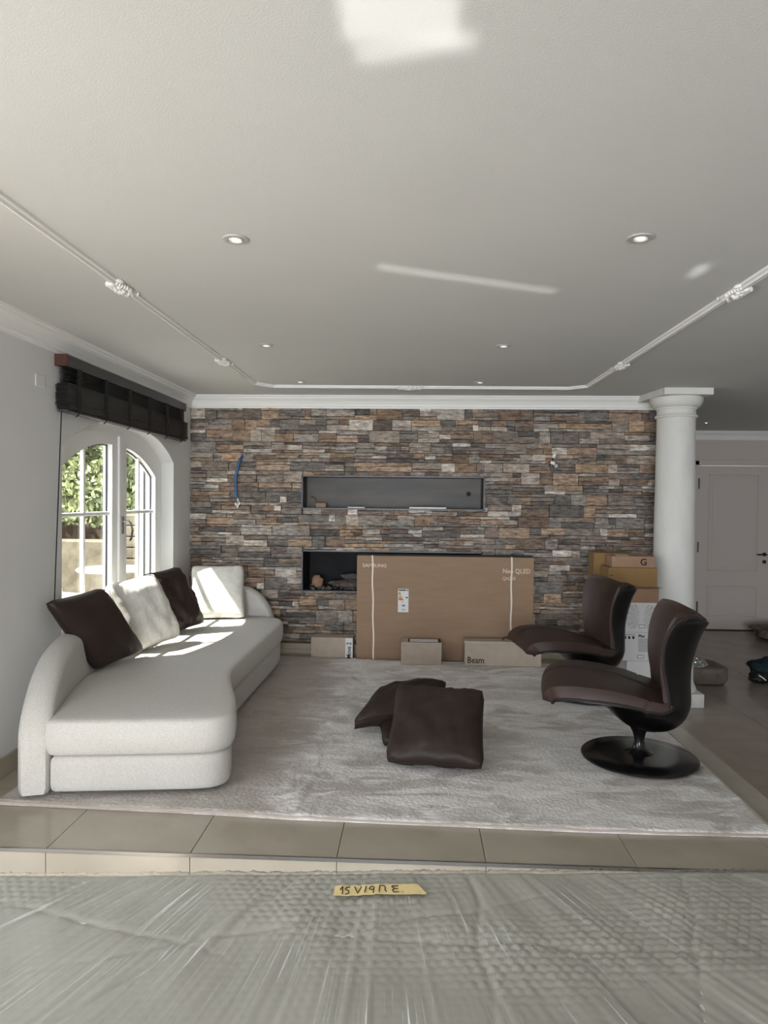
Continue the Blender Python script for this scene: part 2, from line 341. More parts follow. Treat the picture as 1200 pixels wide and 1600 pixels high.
# rear wall with its window opening, right wall, hall walls
bm = bmesh.new()
bmbox(bm, (XW, YR - 0.2, ZL), (-1.95, YR, CE)); bmbox(bm, (-1.95, YR - 0.2, 2.25), (1.35, YR, CE)); bmbox(bm, (1.35, YR - 0.2, ZL), (XR, YR, CE))
frombm('wall_rear', bm, 'plaster', kind='structure')
box('wall_right', (XR, YR, ZL), (XR + 0.2, YF, CE), 'plaster', kind='structure')
DX0, DX1, DZ = 3.80, 4.76, 1.945
bm = bmesh.new(); bmbox(bm, (XE, YF, ZL), (DX0, YF + 0.2, CE)); bmbox(bm, (DX0, YF, DZ), (DX1, YF + 0.2, CE)); bmbox(bm, (DX1, YF, ZL), (XR, YF + 0.2, CE))
frombm('wall_hall', bm, 'hall', kind='structure')
box('wall_side', (XE - 0.15, YB + 0.2, ZL), (XE, YF, CE), 'hall', kind='structure')

# ------------------------------------------------------------------ stone wall with two niches
NU = (-1.048, 0.636, 1.359, 1.658); NL = (-1.042, 0.62, 0.588, 0.960)
wb = empty('wall_back', (0, 0, 0), kind='structure')
YM = YB + 0.03
bm = bmesh.new()
for a, b_ in (((XW, ZL), (NU[0], CE)), ((NU[1], ZL), (XE, CE)), ((NU[0], NU[3]), (NU[1], CE)), ((NU[0], NL[3]), (NU[1], NU[2])), ((NU[0], ZL), (NU[1], NL[2])),):
    bmbox(bm, (a[0], YM, a[1]), (b_[0], YM + 0.22, b_[1]))
bmbox(bm, (NU[0], YM, NL[2]), (NL[0], YM + 0.22, NL[3])); bmbox(bm, (NL[1], YM, NL[2]), (NU[1], YM + 0.22, NL[3]))
bmbox(bm, (XW, YM + 0.42, ZL), (XE, YM + 0.5, CE))
frombm('backing', bm, 'mortar', wb)
pal = [(162, 150, 138), (146, 139, 131), (126, 121, 116), (172, 162, 151), (184, 177, 168), (150, 131, 114), (164, 141, 118), (142, 122, 107), (156, 145, 134), (116, 112, 108), (194, 187, 178), (146, 134, 124), (134, 127, 120), (158, 138, 120), (130, 117, 108)]
sts = []
rnd = random.Random(11)
def clip(x0, x1, z0, z1):
    out = [(x0, x1, z0, z1)]
    for h in (NU, NL):
        nx = []
        for (a, b_, c, d) in out:
            if b_ <= h[0] or a >= h[1] or d <= h[2] or c >= h[3]: nx.append((a, b_, c, d)); continue
            if a < h[0]: nx.append((a, h[0], c, d))
            if b_ > h[1]: nx.append((h[1], b_, c, d))
            aa, bb = max(a, h[0]), min(b_, h[1])
            if c < h[2]: nx.append((aa, bb, c, h[2]))
            if d > h[3]: nx.append((aa, bb, h[3], d))
        out = nx
    return [q for q in out if q[1] - q[0] > 0.012 and q[3] - q[2] > 0.008]
z = 0.105; top = 2.30
while z < top - 0.02:
    ch = rnd.choice((0.085, 0.1, 0.1, 0.11)); zz = min(z + ch, top)
    if top - zz < 0.03: zz = top
    x = XW + rnd.uniform(-0.2, 0)
    while x < XE:
        pw = rnd.uniform(0.16, 0.42); xx = min(x + pw, XE)
        if XE - xx < 0.05: xx = XE
        k = rnd.choice((1, 2, 2, 3, 3)); cuts = sorted([rnd.uniform(0.28, 0.72)] if k == 2 else [rnd.uniform(0.22, 0.4), rnd.uniform(0.6, 0.78)] if k == 3 else [])
        zs = [z] + [z + (zz - z) * c for c in cuts] + [zz]
        for a, b_ in zip(zs, zs[1:]):
            xs = [max(x, XW)]
            while xs[-1] < xx - 0.01:
                step = rnd.uniform(0.09, 0.3) if (b_ - a) < 0.045 else rnd.uniform(0.1, 0.34)
                nxt = xs[-1] + step
                xs.append(xx if nxt > xx - 0.05 else nxt)
            for c, d in zip(xs, xs[1:]):
                for q in clip(c, d, a, b_): sts.append(q)
        x = xx
    z = zz
def stone_mesh(q):
    x0, x1, z0, z1 = q; g = 0.0016
    x0 += g; x1 -= g; z0 += g * 1.2; z1 -= g * 1.2
    pr = rnd.uniform(0.0, 0.038); nx = max(2, min(6, int((x1 - x0) / 0.05) + 1)); nz = 2
    vs = []; fs = []
    tilt = rnd.uniform(-0.006, 0.006)
    for j in range(nz + 1):
        for i in range(nx + 1):
            u = i / nx; v = j / nz; ed = (i in (0, nx)) or (j in (0, nz))
            y = YB + 0.005 - pr + tilt * (u - .5) + (rnd.uniform(0.004, 0.010) if ed else rnd.uniform(-0.005, 0.003))
            dx = rnd.uniform(-0.0015, 0.0015) ; dz = rnd.uniform(-0.002, 0.001) if j == nz else rnd.uniform(-0.001, 0.002) if j == 0 else rnd.uniform(-0.3, 0.3) * (z1 - z0) / 3
            vs.append((x0 + (x1 - x0) * u + dx, y, z0 + (z1 - z0) * v + dz))
    W_ = nx + 1
    for j in range(nz):
        for i in range(nx): fs.append((j * W_ + i, j * W_ + i + 1, (j + 1) * W_ + i + 1, (j + 1) * W_ + i))
    loop = [i for i in range(W_)] + [j * W_ + nx for j in range(1, nz + 1)] + [nz * W_ + i for i in range(nx - 1, -1, -1)] + [j * W_ for j in range(nz - 1, 0, -1)]
    b0 = len(vs)
    for i in loop: vs.append((vs[i][0], YM + 0.003, vs[i][2]))
    for a in range(len(loop)):
        c = (a + 1) % len(loop); fs.append((loop[a], b0 + a, b0 + c, loop[c]))
    c = rnd.choice(pal); f = rnd.uniform(0.82, 1.18)
    col = lin(tuple(min(255, v * f) for v in c))
    return vs, fs, col
def addcol(me, cols):
    at = me.color_attributes.new('stonecol', 'FLOAT_COLOR', 'CORNER'); at.data.foreach_set('color', np.array(cols, dtype=np.float32).ravel())
def visible(q):
    cx = (q[0] + q[1]) / 2; cz = (q[2] + q[3]) / 2
    return not ((-0.5 < cx < 1.05 and cz < 0.93) or (cx < -1.3 and cz < 0.55) or (cx > 1.6 and cz < 0.9) or cx > 2.17)
order = sorted(range(len(sts)), key=lambda i: -(sts[i][1] - sts[i][0]) * (sts[i][3] - sts[i][2]) * (1 if visible(sts[i]) else 0.01))
big = set(order[:298]); RV, RF, RC = [], [], []
for i, q in enumerate(sts):
    vs, fs, col = stone_mesh(q)
    if i in big:
        me = bpy.data.meshes.new('stone'); me.from_pydata(vs, [], fs); me.update(); me.materials.append(M['stone'])
        addcol(me, [col] * sum(len(f) for f in fs))
        o = bpy.data.objects.new('stone', me); COL.objects.link(o); o.parent = wb
    else:
        b0 = len(RV); RV += vs; RF += [tuple(v + b0 for v in f) for f in fs]; RC += [col] * sum(len(f) for f in fs)
me = bpy.data.meshes.new('small_stones'); me.from_pydata(RV, [], RF); me.update(); me.materials.append(M['stone']); addcol(me, RC)
o = bpy.data.objects.new('small_stones', me); COL.objects.link(o); o.parent = wb; o['kind'] = 'stuff'
# niche liners
def niche(h, depth, mt, nm):
    x0, x1, z0, z1 = h; yf = YB - 0.018; yb = YM + depth; t = 0.006; bm = bmesh.new()
    bmbox(bm, (x0, yf, z0), (x0 + t, yb, z1)); bmbox(bm, (x1 - t, yf, z0), (x1, yb, z1)); bmbox(bm, (x0, yf, z0), (x1, yb, z0 + t)); bmbox(bm, (x0, yf, z1 - t), (x1, yb, z1))
    bmbox(bm, (x0, yb - t, z0), (x1, yb, z1))
    return frombm(nm, bm, mt, wb)
niche(NU, 0.20, 'steel', 'niche_lining'); niche(NL, 0.38, 'soot', 'firebox_lining')
bm = bmesh.new()
for h in (NU, NL):
    x0, x1, z0, z1 = h; t = 0.008; yf = YB - 0.024
    for a, b_ in (((x0 - t, z0 - t), (x0 + t * .4, z1 + t)), ((x1 - t * .4, z0 - t), (x1 + t, z1 + t)), ((x0 - t, z0 - t), (x1 + t, z0 + t * .4)), ((x0 - t, z1 - t * .4), (x1 + t, z1 + t))):
        bmbox(bm, (a[0], yf, a[1]), (b_[0], yf + 0.02, b_[1]))
frombm('niche_rim', bm, 'darkmetal', wb)
bm = bmesh.new(); lathebm(bm, [(0.001, 0), (0.022, 0), (0.022, 0.004), (0.001, 0.004)], 20); bm.transform(Matrix.Translation((0.513, YM + 0.194, 1.508)) @ Matrix.Rotation(math.pi / 2, 4, 'X'))
frombm('cable_hole', bm, 'black', wb)
# things in the niches
def blob(name, c, r, mt, parent=None, seed=0, amp=0.25, sub=3, freq=1.6, flat=None, rot=None, smooth=True, **k):
    bm = bmesh.new(); bmesh.ops.create_icosphere(bm, subdivisions=sub, radius=1)
    for v in bm.verts:
        p = v.co.copy(); d = 1 + amp * noise.noise(p * freq + Vector((seed * 7.1, seed * 3.3, seed))) + amp * .4 * noise.noise(p * freq * 3 + Vector((seed, 0, 0)))
        q = Vector((math.copysign(abs(p.x) ** (flat or 1), p.x), math.copysign(abs(p.y) ** (flat or 1), p.y), math.copysign(abs(p.z) ** (flat or 1), p.z)))
        v.co = Vector((q.x * r[0], q.y * r[1], q.z * r[2])) * d
    bm.transform(Matrix.Translation(c) @ (rot.to_4x4() if rot else Matrix()))
    return frombm(name, bm, mt, parent, smooth, **k)
yn = YM + 0.02
box('wood_offcut', (-0.93, yn, 1.366), (-0.835, yn + 0.09, 1.408), 'card3', bev=0.002, label='small wooden offcut lying at the left of the upper wall niche', cat='offcut')
tube('cable', [(-0.99, yn + 0.12, 1.47), (-0.96, yn + 0.06, 1.45), (-0.94, yn + 0.05, 1.42), (-0.93, yn + 0.1, 1.38), (-0.95, yn + 0.13, 1.372)], 0.005, 'card2', label='thin brown cable end hanging at left of the upper niche', cat='cable')
box('white_strip', (-0.625, YB - 0.02, 1.367), (-0.465, YB + 0.02, 1.375), 'plastic_w', bev=0.001, label='short thin white strip on the edge of the upper niche', cat='strip')
box('white_strip', (-0.05, YB - 0.035, 1.367), (0.29, YB + 0.02, 1.379), 'plastic_w', bev=0.001, label='longer white strip lying on the upper niche edge near the middle', cat='strip')
yl = YM + 0.1
g = 'ceramic logs in the fireplace niche'
blob('ceramic_log', (-0.62, yl, 0.643), (0.17, 0.05, 0.042), 'log', seed=1, amp=0.35, label='long grey ceramic log at the bottom of the fireplace niche', cat='log', group=g)
blob('ceramic_log', (-0.60, yl + 0.01, 0.711), (0.10, 0.04, 0.028), 'log', seed=2, amp=0.3, label='shorter ceramic log lying on top of the long one', cat='log', group=g)
blob('ceramic_log', (-0.92, yl - 0.02, 0.662), (0.055, 0.05, 0.058), 'card3', seed=3, amp=0.35, label='upright stub of log with a cut end at the left of the fireplace', cat='log', group=g)
bm = bmesh.new()
for i in range(150):
    c = Vector((rnd.uniform(-1.0, 0.4), rnd.uniform(YM + 0.0, YM + 0.2), 0.598 + rnd.uniform(0, 0.008))); s = rnd.uniform(0.006, 0.013)
    bmbox(bm, (-s, -s, -s), (s, s, s), mtx=Matrix.Translation(c) @ Matrix.Rotation(rnd.uniform(0, 3), 4, (rnd.random(), rnd.random(), 1)))
frombm('gravel', bm, 'log', wb, kind='stuff')
# wiring
bm = bmesh.new(); P = []
for i in range(60):
    t = i / 59; P.append(Vector((-1.645 + 0.022 * math.cos(t * 3.0) - 0.03 * math.sin(t * math.pi) + 0.015 * t, YB - 0.045 + 0.06 * max(0, 0.12 - t) / 0.12, 1.845 - 0.40 * t)))
tubebm(bm, P, [0.0125 + 0.0018 * (i % 2) for i in range(60)], 10)
cond = frombm('conduit', bm, 'blue', smooth=True, label='blue corrugated conduit hanging from the stone wall', cat='conduit')
for k, (dx, l) in enumerate(((-0.015, 0.05), (0.005, 0.07), (0.022, 0.045))):
    tube('wire', [P[-1] + Vector((0, 0, 0.01)), P[-1] + Vector((dx * .6, -0.006, -l * .5)), P[-1] + Vector((dx, -0.004, -l))], 0.003, 'plastic_w' if k else 'metal', cond)
    box('wire_connector', (-0.008, -0.006, -0.018), (0.008, 0.006, 0.008), 'plastic_w', cond, bev=0.002, mtx=Matrix.Translation(P[-1] + Vector((dx, -0.006, -l))) @ Matrix.Rotation(dx * 20, 4, 'Y'))
wr = empty('wall_wiring', (1.262, YB - 0.03, 1.80), label='black wires with white connectors sticking out of the stone wall at right', cat='wiring')
for k, pp in enumerate([[(0, 0.05, -0.02), (-0.03, -0.02, 0.01), (-0.035, -0.01, -0.03)], [(0, 0.05, -0.02), (0.03, -0.02, 0), (0.04, -0.015, -0.04), (0.025, -0.01, -0.075)], [(0, 0.05, 0), (-0.01, -0.02, 0.03), (0.0, -0.02, 0.055)]]):
    q = []
    for i in range(len(pp) - 1):
        for j in range(4): q.append(Vector(pp[i]).lerp(Vector(pp[i + 1]), j / 4))
    q.append(Vector(pp[-1])); tube('wire', q, 0.005, 'black' if k != 1 else 'blue', wr)
box('connector', (-0.014, -0.012, -0.02), (0.014, 0.008, 0.02), 'plastic_w', wr, bev=0.003, mtx=Matrix.Translation((0.0, -0.025, 0.06)) @ Matrix.Rotation(0.5, 4, 'Y'))
box('connector', (-0.02, -0.012, -0.014), (0.02, 0.008, 0.014), 'plastic_w', wr, bev=0.003, mtx=Matrix.Translation((-0.012, -0.03, -0.005)) @ Matrix.Rotation(0.4, 4, 'Y'))
box('connector', (-0.02, -0.012, -0.02), (0.018, 0.008, 0.02), 'metal', wr, bev=0.003, mtx=Matrix.Translation((0.02, -0.028, -0.03)) @ Matrix.Rotation(-0.3, 4, 'Y'))

# ------------------------------------------------------------------ cornices, skirting
cp = [(0, 0), (0, -0.115), (0.010, -0.115), (0.012, -0.100), (0.020, -0.096), (0.022, -0.078), (0.038, -0.050), (0.062, -0.028), (0.066, -0.016), (0.082, -0.014), (0.086, 0)]
def cornice(nm, p0, p1, flip=1):
    bm = bmesh.new(); extr(bm, [(a * flip, b_) for a, b_ in cp], p0, p1); return frombm(nm, bm, 'mould', kind='structure')
cornice('trim_3', (XW, -0.2 - 2.8, CE), (XW, YB, CE), 1)
cornice('trim_4', (XW, YB - 0.02, CE), (XE, YB - 0.02, CE), 1)
cornice('trim_5', (XE, YF, CE), (XR, YF, CE), 1)
box('baseboard_left', (XW, YS + 0.02, 0), (XW + 0.012, YB - 0.02, 0.105), 'bboard', bev=0.002, kind='structure')
bb = box('baseboard_back', (XW, YB - 0.035, 0), (XP, YM, 0.098), 'bboard', bev=0.002, kind='structure')
box('skirting_lip', (XW, YB - 0.055, 0), (XP, YB - 0.035, 0.045), 'bboard', bb, bev=0.002)
box('baseboard_hall', (XE, YF - 0.012, ZL), (DX0 - 0.07, YF, ZL + 0.1), 'bboard', bev=0.002, kind='structure')
# ceiling panel moulding
bm = bmesh.new(); tp = [(-0.026, 0), (-0.024, -0.008), (-0.014, -0.016), (-0.010, -0.011), (-0.003, -0.011), (0.002, -0.02), (0.012, -0.022), (0.016, -0.012), (0.026, -0.009), (0.028, 0)]
def trimline(pts):
    bm = bmesh.new(); rings = []
    for i, p in enumerate(pts):
        p = Vector((p[0], p[1], CE)); a = Vector((*pts[max(0, i - 1)], CE)); c = Vector((*pts[min(len(pts) - 1, i + 1)], CE))
        d1 = (p - a).normalized() if i else (c - p).normalized(); d2 = (c - p).normalized() if i < len(pts) - 1 else d1
        s = (d1.cross(Vector((0, 0, 1))) + d2.cross(Vector((0, 0, 1)))).normalized(); s = s / max(0.5, s.dot(d1.cross(Vector((0, 0, 1)))))
        rings.append([bm.verts.new(p + s * a_ + Vector((0, 0, b_))) for a_, b_ in tp])
    for a, b_ in zip(rings, rings[1:]):
        for k in range(len(tp)): bm.faces.new((a[k], a[(k + 1) % len(tp)], b_[(k + 1) % len(tp)], b_[k]))
    return frombm('trim_6', bm, 'mould', kind='structure')
tl = trimline([(-1.325, 0.3), (-1.333, 5.80), (-1.20, 5.955), (1.27, 6.015), (1.412, 5.90), (1.435, 0.3)])
def ornament(x, y, ang):
    bm = bmesh.new(); rn = random.Random(int(abs(x * 100 + y * 10)))
    def leafb(c, r, a):
        t = bmesh.new(); bmesh.ops.create_icosphere(t, subdivisions=2, radius=1)
        t.transform(Matrix.Translation(c) @ Matrix.Rotation(a, 4, 'Z') @ Matrix.Diagonal((r[0], r[1], r[2], 1)))
        me = bpy.data.meshes.new('t'); t.to_mesh(me); t.free(); bm.from_mesh(me); bpy.data.meshes.remove(me)
    for s in (-1, 1):
        for k in range(5):
            leafb((s * (0.015 + 0.018 * k), 0.012 * math.sin(k * 2.2), -0.018), (0.016, 0.009, 0.016 - 0.0015 * k), s * 0.6)
            leafb((s * (0.015 + 0.018 * k), -0.03 + 0.004 * k, -0.012), (0.014, 0.008, 0.012), -s * 0.8)
            leafb((s * (0.015 + 0.018 * k), 0.034 - 0.004 * k, -0.012), (0.014, 0.008, 0.012), s * 0.8)
        leafb((s * 0.10, -0.035, -0.008), (0.022, 0.007, 0.009), s * 0.5)
    leafb((0, 0, -0.02), (0.018, 0.022, 0.018), 0)
    bmbox(bm, (-0.075, 0.03, -0.022), (-0.02, 0.044, -0.001), 0.004); bmbox(bm, (0.02, 0.03, -0.022), (0.075, 0.044, -0.001), 0.004)
    bm.transform(Matrix.Translation((x, y, CE)) @ Matrix.Rotation(ang, 4, 'Z'))
    return frombm('ornament', bm, 'mould', tl, True)
H = math.pi / 2
for x, y, a in ((-1.331, 3.165, H), (-1.332, 4.879, H), (-0.054, 5.985, 0), (1.418, 5.016, -H), (1.427, 3.269, -H), (-1.328, 1.4, H), (1.431, 1.4, -H)): ornament(x, y, a)

# downlights
def downlight(x, y, lab, bulb='bulb', s=1.0):
    t = empty('downlight', (x, y, CE), label=lab, cat='downlight', group='recessed ceiling spotlights')
    bm = bmesh.new(); lathebm(bm, [(0.027 * s, -0.001), (0.029 * s, -0.006), (0.046 * s, -0.005), (0.048 * s, -0.001), (0.027 * s, -0.001)], 36, cap=False); frombm('trim_ring', bm, 'ring', t, True)
    bm = bmesh.new(); lathebm(bm, [(0.026 * s, -0.0055), (0.024 * s, -0.0085), (0.018 * s, -0.006), (0.016 * s, -0.001)], 32, cap=False); frombm('inner_ring', bm, 'white', t, True)
    lathe('lamp', [(0.001, -0.001), (0.016 * s, -0.001), (0.014 * s, -0.006), (0.006 * s, -0.0085), (0.001, -0.009)], bulb, t, 20)
    return t
downlight(-0.666, 2.593, 'large looking recessed spotlight near the left ceiling moulding')
downlight(0.799, 2.604, 'large looking recessed spotlight near the right ceiling moulding')
downlight(-0.931, 4.388, 'recessed spotlight halfway along the left row')
downlight(0.534, 4.401, 'recessed spotlight halfway along the right row')
downlight(-0.941, 5.754, 'small recessed spotlight at left just before the stone wall')
downlight(0.513, 5.76, 'small recessed spotlight at right just before the stone wall')
downlight(3.45, 8.62, 'lit recessed spotlight in the hall ceiling right of the column', 'bulb2', 0.9)

# ------------------------------------------------------------------ column
CX, CY = 2.233, 6.215
co = empty('column', (CX, CY, ZL), label='white plaster column with round collar at the end of the stone wall', cat='column')
hgt = CE - ZL
box('plinth', (-0.2, -0.2, 0), (0.2, 0.2, 0.115), 'colm', co, bev=0.003)
lathe('base_moulding', [(0.195, 0.115), (0.198, 0.125), (0.190, 0.15), (0.178, 0.17), (0.174, 0.19), (0.172, 0.215)], 'colm', co, 48)
lathe('shaft', [(0.172, 0.215), (0.171, 0.6), (0.168, 1.2), (0.162, 1.9), (0.157, hgt - 0.33), (0.157, hgt - 0.16)], 'colm', co, 48)
lathe('collar', [(0.157, hgt - 0.235), (0.168, hgt - 0.232), (0.175, hgt - 0.22), (0.168, hgt - 0.208), (0.157, hgt - 0.205)], 'colm', co, 48)
lathe('capital', [(0.157, hgt - 0.165), (0.164, hgt - 0.160), (0.166, hgt - 0.148), (0.185, hgt - 0.142), (0.205, hgt - 0.115), (0.214, hgt - 0.085), (0.214, hgt - 0.062), (0.2, hgt - 0.056)], 'colm', co, 48)
bm = bmesh.new(); oc = [(-0.12, -0.225), (0.225, -0.225), (0.225, 0.2), (-0.225, 0.2), (-0.225, 0.1), (-0.225, 0.02)]
oc = [(-0.175, -0.215), (0.225, -0.215), (0.225, 0.36), (-0.225, 0.36), (-0.225, 0.2)]
lo_ = [bm.verts.new((a, b_, hgt - 0.056)) for a, b_ in oc]; hi_ = [bm.verts.new((a, b_, hgt - 0.001)) for a, b_ in oc]
for i in range(len(oc)): bm.faces.new((lo_[i], lo_[(i + 1) % len(oc)], hi_[(i + 1) % len(oc)], hi_[i]))
bm.faces.new(lo_); bm.faces.new(hi_); frombm('abacus', bm, 'colm', co)

# ------------------------------------------------------------------ hall door
d = empty('door_1', (DX0, YF, ZL), kind='structure')
W_, H_ = DX1 - DX0, DZ - ZL
bm = bmesh.new(); bmbox(bm, (0.004, 0.02, 0.012), (W_ - 0.004, 0.055, H_ - 0.004), 0.002)
frombm('door_leaf', bm, 'halldoor', d)
def rpanel(x0, x1, z0, z1):
    bm = bmesh.new(); t = 0.018
    for a, b_ in (((x0, z0), (x0 + t, z1)), ((x1 - t, z0), (x1, z1)), ((x0, z0), (x1, z0 + t)), ((x0, z1 - t), (x1, z1))): bmbox(bm, (a[0], 0.010, a[1]), (b_[0], 0.021, b_[1]), 0.004)
    bmbox(bm, (x0 + 0.05, 0.014, z0 + 0.05), (x1 - 0.05, 0.021, z1 - 0.05), 0.004)
    frombm('raised_panel', bm, 'halldoor', d)
rpanel(0.14, W_ - 0.16, 0.80, H_ - 0.12); rpanel(0.14, W_ - 0.16, 0.19, 0.60)
bm = bmesh.new(); bmbox(bm, (-0.075, -0.016, 0), (-0.003, 0.01, H_ + 0.075), 0.003); bmbox(bm, (W_ + 0.003, -0.016, 0), (W_ + 0.075, 0.01, H_ + 0.075), 0.003); bmbox(bm, (-0.075, -0.016, H_ + 0.003), (W_ + 0.075, 0.01, H_ + 0.075), 0.003); bmbox(bm, (-0.09, -0.02, H_ + 0.06), (W_ + 0.09, 0.01, H_ + 0.078), 0.003)
frombm('door_frame', bm, 'halldoor', d)
for z in (0.25, 1.05, 1.9): tube('hinge', [(-0.003, -0.018, z), (-0.003, -0.018, z + 0.14)], 0.011, 'darkmetal', d)
hd = tube('door_handle', [(W_ - 0.075, 0.018, 1.03), (W_ - 0.075, -0.045, 1.03), (W_ - 0.09, -0.05, 1.03), (W_ - 0.20, -0.05, 1.03)], 0.010, 'darkmetal', d)
for z in (1.03, 0.93):
    bm = bmesh.new(); lathebm(bm, [(0.001, 0), (0.026, 0), (0.026, 0.008), (0.001, 0.008)], 20); bm.transform(Matrix.Translation((W_ - 0.075, 0.018, z)) @ Matrix.Rotation(math.pi / 2, 4, 'X')); frombm('rosette', bm, 'darkmetal', d)
box('threshold', (0, -0.004, 0), (W_, 0.06, 0.012), 'black', d)

# ------------------------------------------------------------------ arched window
wn = empty('window_1', (0, 0, 0), kind='structure')
def garch(y): return 1.56 + 0.27 * (1 - min(1, abs((y - 5.1475) / 0.91)) ** 2.4)
def outline(y0, y1, z0, pad, n=24):
    fz = (lambda y: garch(y) + 0.135 - pad) if pad > 0.1 else (lambda y: arch(y, pad))
    pts = [(y0, z0)] + [(y0 + (y1 - y0) * i / n, fz(y0 + (y1 - y0) * i / n)) for i in range(n + 1)] + [(y1, z0)]
    return pts
def ringm(nm, P, Q, x0, x1, mt='white', par=None):
    bm = bmesh.new(); V = [[bm.verts.new((x, y, z)) for y, z in pts] for pts in (P, Q) for x in (x0, x1)]
    n = len(P)
    for i in range(n):
        j = (i + 1) % n
        bm.faces.new((V[1][i], V[1][j], V[3][j], V[3][i])); bm.faces.new((V[0][i], V[0][j], V[2][j], V[2][i]))
        bm.faces.new((V[0][i], V[0][j], V[1][j], V[1][i])); bm.faces.new((V[2][i], V[2][j], V[3][j], V[3][i]))
    return frombm(nm, bm, mt, par or wn)
XFm = -2.222
ringm('window_frame', outline(Y0, Y1, ZS, 0), outline(4.235, 6.06, 0.67, 0.06), XFm - 0.07, XFm)
ringm('sash', outline(4.235, 5.225, 0.67, 0.06), outline(4.32, 5.10, 0.765, 0.135), XFm - 0.055, XFm + 0.012)
ringm('sash', outline(5.235, 6.06, 0.67, 0.06), outline(5.36, 5.965, 0.765, 0.135), XFm - 0.055, XFm + 0.012)
box('mullion', (XFm - 0.055, 5.20, 0.67), (XFm + 0.026, 5.26, arch(5.23) - 0.07), 'white', wn, bev=0.004)
for a, b_ in ((4.32, 5.10), (5.36, 5.965)):
    P_ = outline(a, b_, 0.765, 0.135, 16); bm = bmesh.new(); bm.faces.new([bm.verts.new((XFm - 0.03, y, z)) for y, z in P_]); frombm('glass_pane', bm, 'glass', wn)
    c = (a + b_) / 2
    box('muntin', (XFm - 0.035, c - 0.013, 0.765), (XFm - 0.008, c + 0.013, garch(c)), 'white', wn, bev=0.004)
    box('muntin', (XFm - 0.035, a, 1.315), (XFm - 0.006, b_, 1.342), 'white', wn, bev=0.004)
    ringm('gasket', P_, [(a + 0.012 + (b_ - a - 0.024) * i / 18 if 0 else y, z) for i, (y, z) in enumerate(outline(a + 0.010, b_ - 0.010, 0.775, 0.145, 16))], XFm - 0.034, XFm - 0.024, 'darkmetal')
hb = box('handle_plate', (XFm + 0.026, 5.225, 1.17), (XFm + 0.038, 5.255, 1.30), 'metal', wn, bev=0.003)
tube('window_handle', [(XFm + 0.035, 5.24, 1.265), (XFm + 0.075, 5.245, 1.268), (XFm + 0.085, 5.262, 1.25), (XFm + 0.085, 5.30, 1.20), (XFm + 0.08, 5.29, 1.14), (XFm + 0.078, 5.27, 1.12)], 0.008, 'metal', wn)
box('window_sill', (XFm, Y0, ZS - 0.02), (XW + 0.02, Y1, ZS + 0.004), 'plaster', wn, bev=0.003)
# garden door and rear window frames (beside and behind the photographer)
w2 = empty('window_2', (0, 0, 0), kind='structure'); bm = bmesh.new()
for a, b_ in ((-0.6, -0.52), (0.76, 0.84), (2.12, 2.2)): bmbox(bm, (-2.27, a, ZL), (-2.24, b_, 2.05), 0.004)
bmbox(bm, (-2.27, -0.6, 1.97), (-2.24, 2.2, 2.05), 0.004); frombm('window_frame', bm, 'white', w2)
w3 = empty('window_3', (0, 0, 0), kind='structure'); bm = bmesh.new()
for a, b_ in ((-1.95, -1.87), (-0.34, -0.26), (1.27, 1.35)): bmbox(bm, (a, YR - 0.1, ZL), (b_, YR - 0.06, 2.25), 0.004)
bmbox(bm, (-1.95, YR - 0.1, 2.17), (1.35, YR - 0.06, 2.25), 0.004); frombm('window_frame', bm, 'white', w3)

# ------------------------------------------------------------------ wooden blind
b = empty('wooden_blind', (XW, 4.08, 2.2), label='dark wooden slatted blind pulled up above the arched window', cat='blind')
BL = 2.17
box('headrail', (0.005, 0, 0.012), (0.072, BL, 0.078), 'headr', b, bev=0.002)
box('end_block', (0.002, -0.012, 0.010), (0.078, 0.0, 0.080), 'endc', b, bev=0.002)
rb = random.Random(4)
for k in range(8):      # few loose slats below the rail
    z = 0.004 - k * 0.0115
    box('slat', (0.010, 0.035 + rb.uniform(-.006, .006), z - 0.0035), (0.062, BL - 0.03 + rb.uniform(-.006, .006), z), 'blindwood', b)
for k in range(24):
    z = -0.088 - k * 0.0062; s = rb.uniform(-0.004, 0.004)
    box('slat', (0.006 + s, 0.0 + rb.uniform(-.008, .008), z - 0.0042), (0.078 + s, BL + 0.02 + rb.uniform(-.01, .01), z), 'blindwood', b)
box('bottom_rail', (0.010, 0.01, -0.252), (0.070, BL + 0.01, -0.238), 'headr', b, bev=0.002)
for k in range(6):
    y = 0.14 + k * (BL - 0.26) / 5
    box('ladder_tape', (0.078, y - 0.019, -0.243), (0.084, y + 0.019, 0.015), 'tape', b)
    tube('cord_end', [(0.08, y, -0.243), (0.07, y + 0.005, -0.262), (0.05, y + 0.02, -0.268)], 0.004, 'tape', b, 6)
tube('pull_cord', [(0.03, 0.02, -0.23), (0.03, 0.0, -0.5), (0.026, -0.02, -0.9), (0.02, -0.03, -1.2), (0.02, -0.04, -1.36)], 0.0035, 'tape', b, 6)
sw = box('light_switch', (XW, 3.86, 2.06), (XW + 0.006, 3.96, 2.13), 'plaster', bev=0.003, label='pale square blank switch plate high on the left wall', cat='switch plate')

